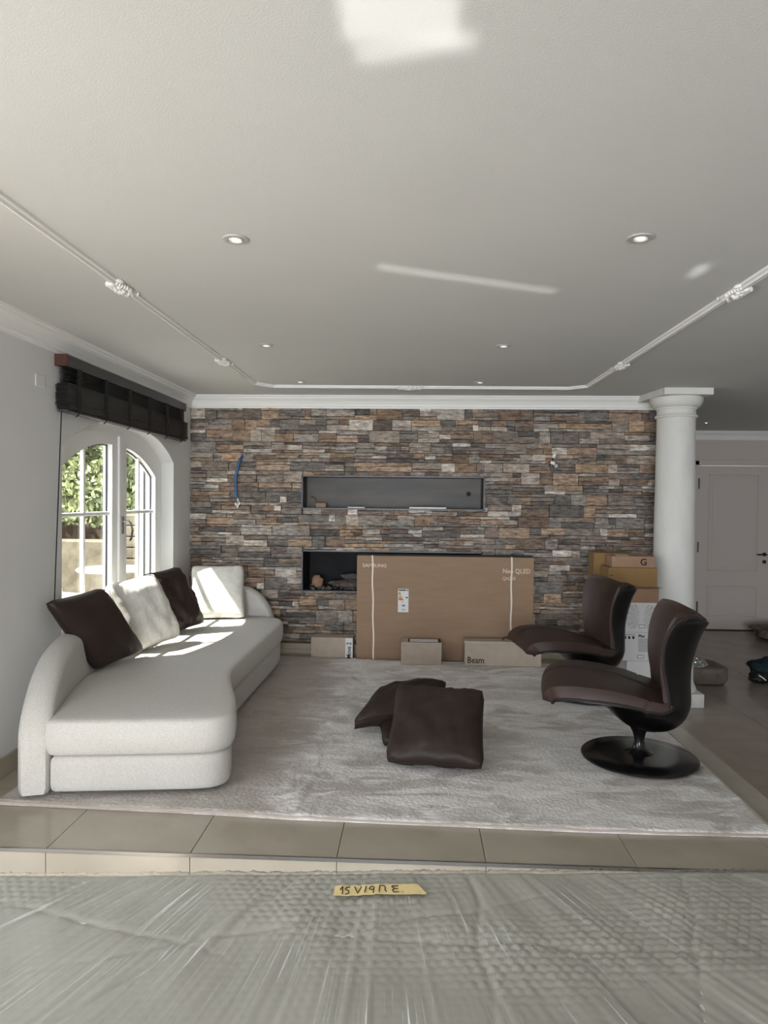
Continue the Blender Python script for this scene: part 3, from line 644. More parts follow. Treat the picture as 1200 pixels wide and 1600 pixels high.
# ------------------------------------------------------------------ garden outside
box('ground', (-14, -6, -0.5), (-2.32, 26, -0.32), 'patio', kind='structure')
gw = box('garden_wall', (-9.5, 8.8, -0.32), (-2.4, 9.1, 0.89), 'gstone', bev=0.02, label='low pale stone garden wall beyond the arched window', cat='garden wall')
rl = random.Random(5); V = []; Fc = []
for i in range(42000):
    c = Vector((rl.uniform(-8.5, -2.5), 9.35 + rl.random() ** 1.5 * 1.2, 1.05 + rl.random() * 3.4))
    if noise.noise(c * 0.9) < -0.28: continue
    a = rl.uniform(0, 6.28); s = rl.uniform(0.03, 0.065); u = Vector((math.cos(a), rl.uniform(-.5, .5), math.sin(a))).normalized(); v = u.cross(Vector((rl.uniform(-.6, .6), 1, rl.uniform(-.6, .6)))).normalized()
    k = len(V); V += [c - u * s, c - v * s * .5, c + u * s, c + v * s * .5]; Fc.append((k, k + 1, k + 2, k + 3))
hdg = empty('hedge', (-5.5, 9.9, -0.32), label='tall green hedge behind the low garden wall', cat='hedge')
pyd('foliage', [v - Vector((-5.5, 9.9, -0.32)) for v in V], Fc, 'leaf', hdg, kind='stuff')
for x in (-7.4, -6.4, -5.5, -4.9, -4.4, -3.8, -3.2):
    tube('trunk', [(x + 5.5, 0, 0.0), (x + 5.6, 0.05, 1.3), (x + 5.45, 0.1, 2.5), (x + 5.5, 0.1, 4.0)], [0.09, 0.07, 0.06, 0.03], 'bark', hdg)
pyd('timber_screen', [(-10.5, 10.9, -0.3), (-2, 10.9, -0.3), (-2, 10.9, 4.8), (-10.5, 10.9, 4.8), (-10.5, 10.96, -0.3), (-2, 10.96, -0.3), (-2, 10.96, 4.8), (-10.5, 10.96, 4.8)], [(0, 1, 2, 3), (7, 6, 5, 4), (0, 4, 5, 1), (1, 5, 6, 2), (2, 6, 7, 3), (3, 7, 4, 0)], 'bark', label='brown timber screen standing behind the hedge', cat='fence')
pil = empty('garden_pillar', (-3.34, 8.35, -0.32), label='beige block pillar seen through the right sash', cat='pillar')
for k in range(12):
    box('block', (-0.14, -0.14, k * 0.13 + 0.004), (0.14, 0.14, k * 0.13 + 0.126), 'gstone', pil, bev=0.012)
pt = empty('patio_table', (-3.29, 7.6, -0.32), label='white round patio table outside the arched window', cat='table')
lathe('table_top', [(0.001, 0.96), (0.36, 0.96), (0.37, 0.975), (0.36, 0.99), (0.001, 0.99)], 'patiowhite', pt); lathe('leg', [(0.2, 0), (0.03, 0.03), (0.03, 0.96), (0.05, 0.97)], 'patiowhite', pt, 20)
def patio_chair(x, y, rz, lab):
    t = empty('patio_chair', (x, y, -0.32), rz, label=lab, cat='chair', group='white patio chairs'); t.scale = (0.76, 0.76, 0.76)
    box('seat', (-0.24, -0.24, 0.66), (0.24, 0.24, 0.70), 'patiowhite', t, bev=0.015)
    bm = bmesh.new(); rings = []
    for j in range(7):
        z = 0.66 + 0.07 * j
        rings.append([(bm.verts.new(((0.26 + .02 * j) * math.cos(a), (0.26 + .02 * j) * math.sin(a), z + 0.05 * math.sin(a) * (j > 4))), bm.verts.new(((0.24 + .02 * j) * math.cos(a), (0.24 + .02 * j) * math.sin(a), z))) for a in [math.radians(-10 + 200 * i / 16) for i in range(17)]])
    for r1, r2 in zip(rings, rings[1:]):
        for i in range(16):
            bm.faces.new((r1[i][0], r1[i + 1][0], r2[i + 1][0], r2[i][0])); bm.faces.new((r1[i][1], r1[i + 1][1], r2[i + 1][1], r2[i][1]))
    for i in range(16): bm.faces.new((rings[-1][i][0], rings[-1][i + 1][0], rings[-1][i + 1][1], rings[-1][i][1]))
    frombm('backrest', bm, 'patiowhite', t, True)
    for sx in (-1, 1):
        for sy in (-1, 1): tube('leg', [(sx * 0.2, sy * 0.2, 0.67), (sx * 0.24, sy * 0.24, 0)], 0.018, 'patiowhite', t)
patio_chair(-3.40, 6.95, 2.6, 'white patio chair seen low in the left sash'); patio_chair(-2.72, 8.22, 0.4, 'white patio chair seen low in the right sash')
sh = empty('shutter', (-2.33, 6.26, 0.55), label='white open shutter leaf outside the right side of the window', cat='shutter')
box('shutter_leaf', (-0.09, 0.02, 0), (0.0, 0.05, 1.3), 'white', sh, bev=0.004); box('shutter_leaf', (-0.19, 0.10, 0), (-0.10, 0.13, 1.3), 'white', sh, bev=0.004)
box('shutter_stile', (-0.10, 0.0, 0), (-0.088, 0.12, 1.3), 'darkmetal', sh, bev=0.002)

# ------------------------------------------------------------------ rug
RX0, RX1 = -1.95, 1.60
def ryf(x): return 3.235 - 0.095 * min(1, max(0, (x + 1.95) / 1.4)) - 0.015 * math.sin(x * 2.1) - 0.02 * (x > -10) * max(0, (x - 0.2)) / 1.4
def ryb(x): return 6.385 - 0.10 * min(1, max(0, (x + 1.2) / 1.2))
nx, ny = 260, 230; V = []; Fc = []
def rh(x, y, u, v):
    h = 0.020 + 0.0015 * noise.noise(Vector((x * 3, y * 3, 0)))
    xc = -0.56 + 0.08 * (y - 3.2) / 3; d1 = abs(x - xc); 
    h += 0.010 * math.exp(-(d1 / 0.10) ** 2) * max(0, noise.noise(Vector((x * 18, y * 9, 1.7)))) * 3.0
    h += 0.008 * math.exp(-((x + 0.40 - 0.05 * math.sin(y * 2)) / 0.02) ** 2) * (0.5 + 0.5 * noise.noise(Vector((y * 7, 2, 2))))
    h += 0.004 * noise.noise(Vector((x * 7, y * 9, 4.2))) * (1 if x > -0.3 else 0.3)
    # slight lift of the front hem
    e = math.exp(-((y - ryf(x)) / 0.05) ** 2); h += e * 0.010 * max(0, noise.noise(Vector((x * 1.6, 3.3, 0))) + 0.1)
    return h
for j in range(ny + 1):
    v = j / ny
    for i in range(nx + 1):
        u = i / nx; x = RX0 + (RX1 - RX0) * u; ya, yb = ryf(x), ryb(x); y = ya + (yb - ya) * v
        if u > 0.97 and v < 0.02: pass
        h = rh(x, y, u, v)
        if i in (0, nx) or j in (0, ny): h -= 0.009
        V.append((x, y, h))
Wn = nx + 1
for j in range(ny):
    for i in range(nx): Fc.append((j * Wn + i, j * Wn + i + 1, (j + 1) * Wn + i + 1, (j + 1) * Wn + i))
lp = list(range(Wn)) + [j * Wn + nx for j in range(1, ny + 1)] + [ny * Wn + i for i in range(nx - 1, -1, -1)] + [j * Wn for j in range(ny - 1, 0, -1)]
b0 = len(V)
for i in lp: V.append((V[i][0], V[i][1], 0.0015))
for a in range(len(lp)): c = (a + 1) % len(lp); Fc.append((lp[a], b0 + a, b0 + c, lp[c]))
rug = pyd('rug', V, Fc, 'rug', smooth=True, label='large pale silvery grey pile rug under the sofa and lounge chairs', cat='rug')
tube('rug_binding', [(V[i][0], V[i][1], V[i][2] + 0.001) for i in lp[::4]] + [(V[0][0], V[0][1], V[0][2])], 0.0045, 'rugedge', rug, 6)

# ------------------------------------------------------------------ sofa
def spline(pts, n, closed=True):
    P = [Vector(p) for p in pts]; out = []; N_ = len(P); rng = range(N_) if closed else range(N_ - 1)
    for i in rng:
        g = lambda k: P[k % N_] if closed else P[min(max(k, 0), N_ - 1)]
        p0, p1, p2, p3 = g(i - 1), g(i), g(i + 1), g(i + 2)
        for j in range(n):
            t = j / n
            out.append(0.5 * ((2 * p1) + (p2 - p0) * t + (2 * p0 - 5 * p1 + 4 * p2 - p3) * t * t + (3 * p1 - p0 - 3 * p2 + p3) * t ** 3))
    if not closed: out.append(P[-1])
    return out
def resample(P, n, closed=True):
    Q = P + [P[0]] if closed else P; L_ = [0]
    for a, b_ in zip(Q, Q[1:]): L_.append(L_[-1] + (b_ - a).length)
    out = []; k = 0
    for i in range(n):
        s = L_[-1] * i / (n if closed else n - 1)
        while k < len(L_) - 2 and L_[k + 1] < s: k += 1
        t = (s - L_[k]) / max(1e-9, L_[k + 1] - L_[k]); out.append(Q[k].lerp(Q[k + 1], t))
    return out
seat = [(-1.70, 3.245), (-1.45, 3.27), (-1.20, 3.30), (-1.02, 3.325), (-0.935, 3.36), (-0.885, 3.44), (-0.90, 3.56), (-0.96, 3.78), (-1.04, 4.02), (-1.105, 4.25), (-1.125, 4.5), (-1.122, 5.0), (-1.115, 5.5), (-1.112, 5.85), (-1.125, 6.05), (-1.18, 6.19), (-1.30, 6.265), (-1.50, 6.29), (-1.75, 6.30), (-1.93, 6.26), (-1.955, 6.1), (-1.955, 5.5), (-1.955, 5.0), (-1.955, 4.5), (-1.94, 4.15), (-1.87, 3.8), (-1.78, 3.48), (-1.725, 3.29)]
sp = resample(spline([(a, b_, 0) for a, b_ in seat], 8), 220)
def loft(name, outl, levels, mt, parent, crown=0.0, **k):
    """levels: list of (inset, z)"""
    n = len(outl); nor = []
    for i in range(n):
        d = (outl[(i + 2) % n] - outl[i - 2]).normalized(); nor.append(Vector((-d.y, d.x, 0)))
    area_ = sum(outl[i].x * outl[(i + 1) % n].y - outl[(i + 1) % n].x * outl[i].y for i in range(n))
    sg = 1 if area_ > 0 else -1
    bm = bmesh.new(); rings = [[bm.verts.new((p + q * sg * ins) + Vector((0, 0, z))) for p, q in zip(outl, nor)] for ins, z in levels]
    for a, b_ in zip(rings, rings[1:]):
        for i in range(n): bm.faces.new((a[i], a[(i + 1) % n], b_[(i + 1) % n], b_[i]))
    bm.faces.new(rings[0][::-1]); bm.faces.new(rings[-1])
    return frombm(name, bm, mt, parent, True, **k)
so = empty('sofa', (0, 0, 0), label='long curved ivory fabric sofa below the arched window', cat='sofa')
loft('base', sp, [(0.05, 0.048), (0.03, 0.05), (0.022, 0.060), (0.018, 0.08), (0.018, 0.185), (0.022, 0.205), (0.035, 0.217), (0.06, 0.22)], 'wool', so)
loft('seat_cushion', sp, [(0.05, 0.222), (0.02, 0.224), (0.008, 0.234), (0.0, 0.255), (-0.006, 0.29), (-0.006, 0.335), (-0.003, 0.368), (0.003, 0.383), (0.010, 0.390), (0.03, 0.394), (0.07, 0.397)], 'wool', so)
top = [p + Vector((0, 0, 0)) for p in resample(sp, 150)]
n = len(top); P_ = []
for i in range(n):
    d_ = (top[(i + 1) % n] - top[i - 1]).normalized(); P_.append(top[i] + Vector((-d_.y, d_.x, 0)) * 0.006 + Vector((0, 0, 0.381)))
tube('piping', P_ + [P_[0]], 0.0048, 'wool', so, 6)
# curved arm and back in one wrap
path = spline([(-1.775, 3.235, 0), (-1.85, 3.48, 0), (-1.94, 3.80, 0), (-2.005, 4.1, 0), (-2.02, 4.5, 0), (-2.02, 5.2, 0), (-2.02, 5.9, 0), (-1.99, 6.22, 0), (-1.88, 6.365, 0), (-1.70, 6.395, 0), (-1.5, 6.395, 0), (-1.26, 6.39, 0)], 8, False)
path = resample(path, 150, False); tot = sum((b_ - a).length for a, b_ in zip(path, path[1:])); s = 0
bm = bmesh.new(); rings = []
for i, p in enumerate(path):
    if i: s += (p - path[i - 1]).length
    d_ = (path[min(i + 1, len(path) - 1)] - path[max(i - 1, 0)]).normalized(); nn = Vector((-d_.y, d_.x, 0))
    e = tot - s
    h = 0.655
    if s < 0.80: h = 0.27 + 0.385 * (1 - (1 - min(1, (s + 0.004) / 0.80)) ** 2.3) ** 0.55
    if e < 0.34: h = 0.30 + 0.355 * (max(0.0, 1 - (1 - min(1, e / 0.34)) ** 2.2)) ** 0.6
    wd = 0.073; endr = min(s, e)
    if endr < 0.05: wd *= 0.72 + 0.28 * math.sqrt(max(0, 1 - (1 - endr / 0.05) ** 2))
    ring = []; zb = 0.045; prof = [(-wd * .86, zb), (-wd, zb + 0.03), (-wd, (zb + h) / 2)]
    rr_ = wd * 1.0
    for k in range(9):
        a = math.pi - math.pi * k / 8; prof.append((rr_ * math.cos(a), h - rr_ * 0.8 + rr_ * 0.8 * math.sin(a)))
    prof += [(wd, (zb + h) / 2), (wd, zb + 0.03), (wd * .86, zb)]
    rings.append([bm.verts.new(p + nn * a + Vector((0, 0, z))) for a, z in prof])
for a, b_ in zip(rings, rings[1:]):
    for k in range(len(a)): bm.faces.new((a[k], a[(k + 1) % len(a)], b_[(k + 1) % len(a)], b_[k]))
bm.faces.new(rings[0]); bm.faces.new(rings[-1][::-1]); frombm('backrest', bm, 'wool', so, True)
for x, y in ((-1.5, 3.45), (-1.15, 3.5), (-1.3, 5.9), (-1.8, 5.9), (-1.8, 4.4)): lathe('foot', [(0.025, 0.02), (0.025, 0.06)], 'black', so, 12, c=(x, y, 0))

# ------------------------------------------------------------------ cushions
def pillow(name, B, R_, Lp, thick, mt, lab, group, seed=0, box_edge=0.012, wr=0.006, puff=0.5, flat_t=None, pip=None, n=34, sag=None):
    """B bottom corner, R_ next corner along the bottom edge, Lp the corner above B"""
    B, R_, Lp = Vector(B), Vector(R_), Vector(Lp); ex = R_ - B; ey = Lp - B; ez = ex.cross(ey).normalized(); V = []; Fc = []
    cen = B + ex / 2 + ey / 2
    for side in (1, -1):
        for j in range(n + 1):
            for i in range(n + 1):
                u = 2 * i / n - 1; v = 2 * j / n - 1
                f = max(0, (1 - abs(u) ** 3.2)) ** puff * max(0, (1 - abs(v) ** 3.2)) ** puff
                pinch = 0.045 * (1 - abs(v) ** 2) * (abs(u) ** 2); pinv = 0.045 * (1 - abs(u) ** 2) * (abs(v) ** 2)
                uu = u * (1 - pinch); vv = v * (1 - pinv)
                # round the corners slightly
                cr = max(0, abs(u) + abs(v) - 1.75); uu -= math.copysign(cr * 0.22, u); vv -= math.copysign(cr * 0.22, v)
                wv = wr * (noise.noise(Vector((u * 2.5 + seed, v * 2.5, side))) * 1.3 + 0.6 * abs(noise.noise(Vector((u * 6 + seed, v * 5, side * 2)))) * (0.4 + max(abs(u), abs(v))))
                h = side * (box_edge + (thick / 2 - box_edge) * f + wv * min(1, f * 3))
                if sag: h += sag * (u * u * 0.6 + v * v * 0.4)
                V.append(cen + ex * uu / 2 + ey * vv / 2 + ez * h)
    Wn = n + 1; off = Wn * Wn
    for j in range(n):
        for i in range(n):
            a = j * Wn + i; Fc.append((a, a + 1, a + 1 + Wn, a + Wn)); Fc.append((off + a, off + a + Wn, off + a + 1 + Wn, off + a + 1))
    lp = [i for i in range(Wn)] + [j * Wn + n for j in range(1, Wn)] + [n * Wn + i for i in range(n - 1, -1, -1)] + [j * Wn for j in range(n - 1, 0, -1)]
    for a in range(len(lp)): c = (a + 1) % len(lp); Fc.append((lp[a], off + lp[a], off + lp[c], lp[c]))
    org = B.copy(); t = empty(name, org, label=lab, cat='cushion', group=group)
    o = pyd('cover', [v - org for v in V], Fc, mt, t, smooth=True)
    ed = [(V[a] + V[off + a]) / 2 - org for a in lp]
    if pip:
        for sd in ((0, off) if box_edge > 0.02 else (None,)):
            pts = [(V[a + sd] - org) if sd is not None else e for a, e in zip(lp, ed)]
            tube('seam', pts[::2] + [pts[0]], 0.0035, pip, t, 6)
    return t
g = 'cushions on the sofa'
pillow('sofa_cushion', (-1.905, 4.16, 0.405), (-1.775, 4.60, 0.435), (-2.055, 3.86, 0.86), 0.15, 'leatherd', 'dark brown leather cushion leaning at the near end of the sofa', g, 1, pip='seam', puff=0.55)
pillow('sofa_cushion', (-1.855, 4.66, 0.405), (-1.69, 5.07, 0.44), (-2.02, 4.56, 0.875), 0.17, 'woolp', 'ivory cushion leaning between the two brown cushions', g, 2, wr=0.014, pip='woolp')
pillow('sofa_cushion', (-1.84, 5.30, 0.405), (-1.70, 5.70, 0.43), (-2.02, 5.18, 0.875), 0.15, 'leatherd', 'brown leather cushion with crumpled sunlit top in the middle of the sofa', g, 3, wr=0.018, pip='seam')
pillow('sofa_cushion', (-1.91, 6.00, 0.405), (-1.465, 6.10, 0.405), (-1.97, 6.20, 0.845), 0.15, 'woolp', 'ivory cushion in full sun at the far end of the sofa', g, 4, pip='woolp')
g = 'brown leather cushions on the rug'
# stack on the rug
pillow('floor_cushion', (-0.17, 4.02, 0.062), (0.28, 4.12, 0.062), (-0.22, 4.48, 0.062), 0.10, 'leatherd', 'brown leather cushion flat on the rug beneath the other two', g, 5, box_edge=0.02, pip='seam')
pillow('floor_cushion', (-0.365, 4.25, 0.105), (0.10, 4.40, 0.125), (-0.225, 4.68, 0.20), 0.18, 'leatherd', 'brown leather cushion lying behind, its corner pointing at the sofa', g, 6, box_edge=0.024, pip='seam', sag=-0.03, wr=0.012, puff=0.65)
pillow('floor_cushion', (-0.145, 3.73, 0.065), (0.372, 3.66, 0.065), (-0.10, 4.20, 0.34), 0.165, 'leatherd', 'large brown leather cushion in front, propped up on the others', g, 7, box_edge=0.020, pip='seam', wr=0.014, puff=0.6)

# ------------------------------------------------------------------ lounge chairs
prof = [  # f forward, z, half width, wing lift, belly
    (0.468, 0.374, 0.285, 0.00, 0.008), (0.463, 0.394, 0.305, 0.00, 0.012), (0.42, 0.412, 0.335, 0.00, 0.022), (0.32, 0.418, 0.352, 0.00, 0.040), (0.20, 0.404, 0.352, 0.00, 0.080), (0.08, 0.374, 0.340, 0.005, 0.140),
    (-0.03, 0.335, 0.322, 0.015, 0.160), (-0.12, 0.318, 0.298, 0.035, 0.130), (-0.178, 0.350, 0.280, 0.06, 0.078), (-0.205, 0.43, 0.274, 0.095, 0.042), (-0.222, 0.54, 0.280, 0.135, 0.024),
    (-0.250, 0.65, 0.295, 0.165, 0.018), (-0.283, 0.735, 0.306, 0.175, 0.014), (-0.308, 0.775, 0.304, 0.175, 0.012), (-0.322, 0.795, 0.285, 0.165, 0.010)]
def chair_surface():
    P = []; n = 9
    pts = [Vector((a, b_, 0)) for a, b_, *_ in prof]; S = spline(pts, n, False)
    ex = spline([Vector((c, d_, e)) for _, _, c, d_, e in prof], n, False)
    N_ = len(S); out = []
    for i in range(N_):
        t = (S[min(i + 1, N_ - 1)] - S[max(i - 1, 0)]).normalized(); nrm = Vector((-t.y, t.x)) * -1
        if i < N_ * 0.4 and nrm.y < 0: nrm = -nrm
        out.append((S[i].x, S[i].y, ex[i].x, ex[i].y, ex[i].z, nrm))
    for i in range(1, N_):
        if out[i][5].dot(out[i - 1][5]) < 0: out[i] = out[i][:5] + (-out[i][5],)
    return out
CS = chair_surface()
def cpt(i, u, off):
    f, z, w_, lift, belly, nr = CS[i]
    a = abs(u); y = w_ * math.copysign(math.sin(a * 1.25) / math.sin(1.25), u) if lift > 0.03 else w_ * u
    k = min(1, lift / 0.12); y = w_ * u * (1 - k) + k * w_ * math.copysign(math.sin(a * 1.3) / math.sin(1.3), u)
    L_ = lift * a ** 2.6
    # wing reaches forward horizontally on the back, upward on the seat
    dx = L_ * (1 if z > 0.34 and f < 0 else 0.6); dz = L_ * (0.10 if z > 0.34 and f < 0 else 0.6)
    drop = -0.030 * a ** 4 * min(1, max(0, f / 0.3))
    topd = 0.05 * a ** 2 * (1 - a ** 6 * 0.75) * max(0, (z - 0.55) / 0.24)
    return Vector((f + dx + nr.x * off, y, z + dz + drop + topd + nr.y * off))
def lounge(name, loc, rz, lab):
    t = empty(name, loc, rz, label=lab, cat='chair', group='brown leather swivel lounge chairs')
    NI = len(CS); NU_ = 24
    def solid(nm, fo, bo, umax, mt, i0=0, i1=None):
        i1 = i1 or NI; bm = bmesh.new(); A = []; Bk = []
        for i in range(i0, i1):
            A.append([bm.verts.new(cpt(i, umax * (2 * j / NU_ - 1), fo(i, 2 * j / NU_ - 1))) for j in range(NU_ + 1)])
            Bk.append([bm.verts.new(cpt(i, umax * (2 * j / NU_ - 1), bo(i, 2 * j / NU_ - 1))) for j in range(NU_ + 1)])
        n = len(A)
        for i in range(n - 1):
            for j in range(NU_):
                bm.faces.new((A[i][j], A[i][j + 1], A[i + 1][j + 1], A[i + 1][j])); bm.faces.new((Bk[i][j], Bk[i + 1][j], Bk[i + 1][j + 1], Bk[i][j + 1]))
            bm.faces.new((A[i][0], A[i + 1][0], Bk[i + 1][0], Bk[i][0])); bm.faces.new((A[i][-1], Bk[i][-1], Bk[i + 1][-1], A[i + 1][-1]))
        for j in range(NU_):
            bm.faces.new((A[0][j], Bk[0][j], Bk[0][j + 1], A[0][j + 1])); bm.faces.new((A[-1][j], A[-1][j + 1], Bk[-1][j + 1], Bk[-1][j]))
        return frombm(nm, bm, mt, t, True)
    def pad(i, u):
        e = min(1, (1 - abs(u)) / 0.09); en = min(1, (i + 0.4) / 3.2, (NI - 0.8 - i) / 4); q = math.sqrt(max(0, 1 - (1 - e) ** 2)) * math.sqrt(max(0, 1 - (1 - en) ** 2))
        return 0.006 + (0.046 + (0.016 if i < NI * 0.5 else 0) * (1 - u * u)) * q - 0.010 * math.exp(-(u / 0.035) ** 2) * q
    solid('leather_pad', pad, lambda i, u: 0.001, 0.985, 'leather')
    solid('shell', lambda i, u: 0.0, lambda i, u: -0.008 - CS[i][4] * (max(0, 1 - abs(u) ** 2.2)), 1.0, 'shell')
    ids = list(range(3, NI - 3, 2)); tube('centre_seam', [cpt(i, 0, 0.0425) for i in ids], 0.0022, 'seam', t, 6)
    rim = [cpt(i, 1.0, 0.004) for i in range(0, NI, 2)] + [cpt(NI - 1, 1 - 2 * k / 12, 0.004) for k in range(13)] + [cpt(i, -1.0, 0.004) for i in range(NI - 1, -1, -2)] + [cpt(0, -1 + 2 * k / 12, 0.004) for k in range(1, 13)]
    tube('rim_piping', rim, 0.0055, 'seam', t, 6)
    lathe('pedestal', [(0.085, 0.030), (0.06, 0.036), (0.035, 0.06), (0.026, 0.10), (0.034, 0.14), (0.06, 0.19), (0.09, 0.215)], 'basem', t, 32)
    lathe('base_disc', [(0.001, 0.0), (0.300, 0.0), (0.312, 0.006), (0.312, 0.014), (0.305, 0.020), (0.2, 0.028), (0.001, 0.034)], 'basem', t, 72)
    return t
zr = 0.026
lounge('lounge_chair', (1.262, 3.99, zr), math.pi - 0.20, 'brown leather lounge chair with black shell, nearer of the two')
lounge('lounge_chair', (1.275, 5.30, zr), math.pi + 0.12, 'brown leather lounge chair with black shell, farther from the camera by the boxes')

# ------------------------------------------------------------------ boxes by the stone wall
tv = empty('television_box', (-0.515, 6.38, 0.0), label='huge flat brown cardboard television box leaning on the stone wall', cat='box')
tw, th = 1.585, 0.940
box('carton', (0, 0, 0), (tw, 0.15, th), 'card', tv, bev=0.003)
box('lid_edge', (0.006, 0.04, th), (tw - 0.006, 0.11, th + 0.012), 'black', tv)
for x0, dx in ((0.138, 0.02), (1.385, 0.0)):
    bm = bmesh.new(); n = 14
    pts = [(x0 + dx * (i / n) + 0.003 * math.sin(i * 1.3), -0.004, th + 0.001 - i / n * th) for i in range(n + 1)]
    for a, b_ in zip(pts, pts[1:]):
        q = [bm.verts.new((a[0] - 0.007, a[1], a[2])), bm.verts.new((a[0] + 0.007, a[1], a[2])), bm.verts.new((b_[0] + 0.007, b_[1], b_[2])), bm.verts.new((b_[0] - 0.007, b_[1], b_[2]))]; bm.faces.new(q)
        q = [bm.verts.new((a[0] - 0.007, a[1] + .0035, a[2])), bm.verts.new((a[0] + 0.007, a[1] + .0035, a[2])), bm.verts.new((b_[0] + 0.007, b_[1] + .0035, b_[2])), bm.verts.new((b_[0] - 0.007, b_[1] + .0035, b_[2]))]; bm.faces.new(q)
    bmbox(bm, (x0 - 0.007, -0.004, th), (x0 + 0.007, 0.15, th + 0.003)); frombm('packing_strap', bm, 'strap', tv, label='pale plastic packing strap')
text('print', 'SAMSUNG', facing_y(0.052, -0.001, 0.838), 0.042, 'cream', tv, bold=0.0008, sx=1.12)
text('print', 'Neo QLED', facing_y(1.305, -0.001, 0.80), 0.058, 'cream', tv, bold=0.0006, sx=0.92)
text('print', 'QN70F', facing_y(1.303, -0.001, 0.737), 0.044, 'cream', tv, sx=0.9); text('print', '65', facing_y(1.45, -0.001, 0.737), 0.044, 'card3', tv, sx=0.9)
for z in (0.855, 0.783, 0.715): box('print_rule', (1.305, -0.001, z), (1.535, 0.0, z + 0.003), 'card3', tv)
el = box('energy_label', (0.373, -0.0015, 0.435), (0.468, 0, 0.645), 'whitebox', tv, label='white energy rating sticker with coloured bars')
box('label_header', (0.378, -0.0022, 0.628), (0.445, -0.0015, 0.638), 'black', el); box('label_header', (0.452, -0.0022, 0.626), (0.464, -0.0015, 0.640), 'green', el)
for k, (c, wd) in enumerate((('green', .014), ('green', .019), ('yellow', .024), ('yellow', .028), ('orange', .032), ('orange', .037), ('red', .042))):
    box('rating_bar', (0.379, -0.0022, 0.606 - k * 0.0105), (0.379 + wd, -0.0015, 0.6145 - k * 0.0105), c, el)
box('rating_mark', (0.442, -0.0022, 0.562), (0.463, -0.0015, 0.572), 'black', el); box('rating_mark', (0.405, -0.0022, 0.527), (0.422, -0.0015, 0.531), 'red', el)
box('rating_mark', (0.41, -0.0022, 0.487), (0.437, -0.0015, 0.503), 'greyprint', el); box('rating_mark', (0.41, -0.0022, 0.452), (0.44, -0.0015, 0.466), 'lightprint', el)
def carton(name, a, b_, mt, rz=0, **k):
    cx = (a[0] + b_[0]) / 2; cy = (a[1] + b_[1]) / 2; t = empty(name, (cx, cy, a[2]), rz, **k)
    w_, d_, h_ = (b_[0] - a[0]) / 2, (b_[1] - a[1]) / 2, b_[2] - a[2]
    box('carton', (-w_, -d_, 0), (w_, d_, h_), mt, t, bev=0.002); return t, w_, d_, h_
t, w_, d_, h_ = carton('speaker_box', (-0.925, 6.37, 0.001), (-0.545, 6.535, 0.195), 'kraft', label='grey kraft speaker box standing between the sofa and the television box', cat='box')
text('print', 'Move 2', facing_y(w_ - 0.016, -d_ - 0.002, 0.010) @ Matrix.Rotation(math.pi / 2, 4, 'Z'), 0.060, 'black', t, bold=0.0008, sx=0.80)
box('white_edge', (w_ - 0.068, -d_ - 0.0006, 0.002), (w_ - 0.002, -d_, h_ - 0.002), 'whitebox', t)
t, w_, d_, h_ = carton('small_box', (-0.105, 6.13, zr - 0.003), (0.245, 6.31, 0.215), 'kraft', label='small grey kraft box with oval handle print, in front of the television box', cat='box')
box('print_panel', (-w_ + 0.06, -d_ + 0.006, h_), (w_ - 0.004, d_ - 0.01, h_ + 0.001), 'black', t)
bm = bmesh.new(); bmbox(bm, (-w_ + 0.075, -d_ + 0.025, h_ + 0.001), (w_ - 0.03, d_ - 0.04, h_ + 0.003)); frombm('oval_print', bm, 'whitebox', t)
box('print_line', (-w_ + 0.01, -d_ - 0.001, h_ - 0.03), (-w_ + 0.05, -d_, h_ - 0.026), 'greyprint', t)
t, w_, d_, h_ = carton('soundbar_box', (0.445, 6.13, zr - 0.003), (1.10, 6.25, 0.232), 'kraft', label='long grey kraft soundbar box, right of the small box, behind the far chair', cat='box')
text('print', 'Beam', facing_y(-w_ + 0.02, -d_ - 0.001, 0.022), 0.078, 'black', t, bold=0.0008, sx=0.85)
box('lid', (-w_ - 0.004, -d_ - 0.004, h_ - 0.022), (w_ + 0.004, d_ + 0.004, h_ + 0.003), 'kraft', t, bev=0.002)
tube('carry_cord', [(0.0, 0, h_), (0.01, 0, h_ + 0.022), (0.04, 0, h_ + 0.035), (0.07, 0, h_ + 0.022), (0.08, 0, h_)], 0.005, 'black', t)
# stack of boxes on the step
g = 'stack of boxes beside the column'; yb = 5.93
t, *_ = carton('white_box', (1.765, yb, ZT + 0.001), (1.995, yb + 0.23, 0.135), 'whitebox', label='white carton at the bottom of the stack beside the column', cat='box', group=g)
t, w_, d_, h_ = carton('white_box', (1.725, yb, 0.136), (1.985, yb + 0.23, 0.372), 'whitebox', label='white carton with printed text lines, second from the bottom of the stack', cat='box', group=g)
text('print', 'Plus', facing_y(0.0, -d_ - 0.001, h_ - 0.040), 0.032, 'black', t, bold=0.001)
for k in range(9): box('text_line', (0.0, -d_ - 0.001, h_ - 0.058 - k * 0.0125), (0.085 if k % 3 else 0.10, -d_, h_ - 0.054 - k * 0.0125), 'greyprint', t)
for k in range(3): box('symbol', (-0.115 + k * 0.033, -d_ - 0.001, h_ - 0.055), (-0.098 + k * 0.033, -d_, h_ - 0.032), 'black', t)
box('text_line', (-0.115, -d_ - 0.001, h_ - 0.022), (-0.03, -d_, h_ - 0.018), 'greyprint', t)
def handhole(t, x, z, d_):
    bm = bmesh.new(); bmbox(bm, (x - 0.026, -d_ - 0.0015, z - 0.014), (x + 0.026, -d_, z + 0.014), 0.0); frombm('hand_hole', bm, 'greyprint', t)
    box('hand_hole_insert', (x - 0.022, -d_ - 0.0025, z - 0.010), (x + 0.022, -d_ - 0.001, z + 0.010), 'plastic_w', t)
handhole(t, 0.02, 0.035, d_)
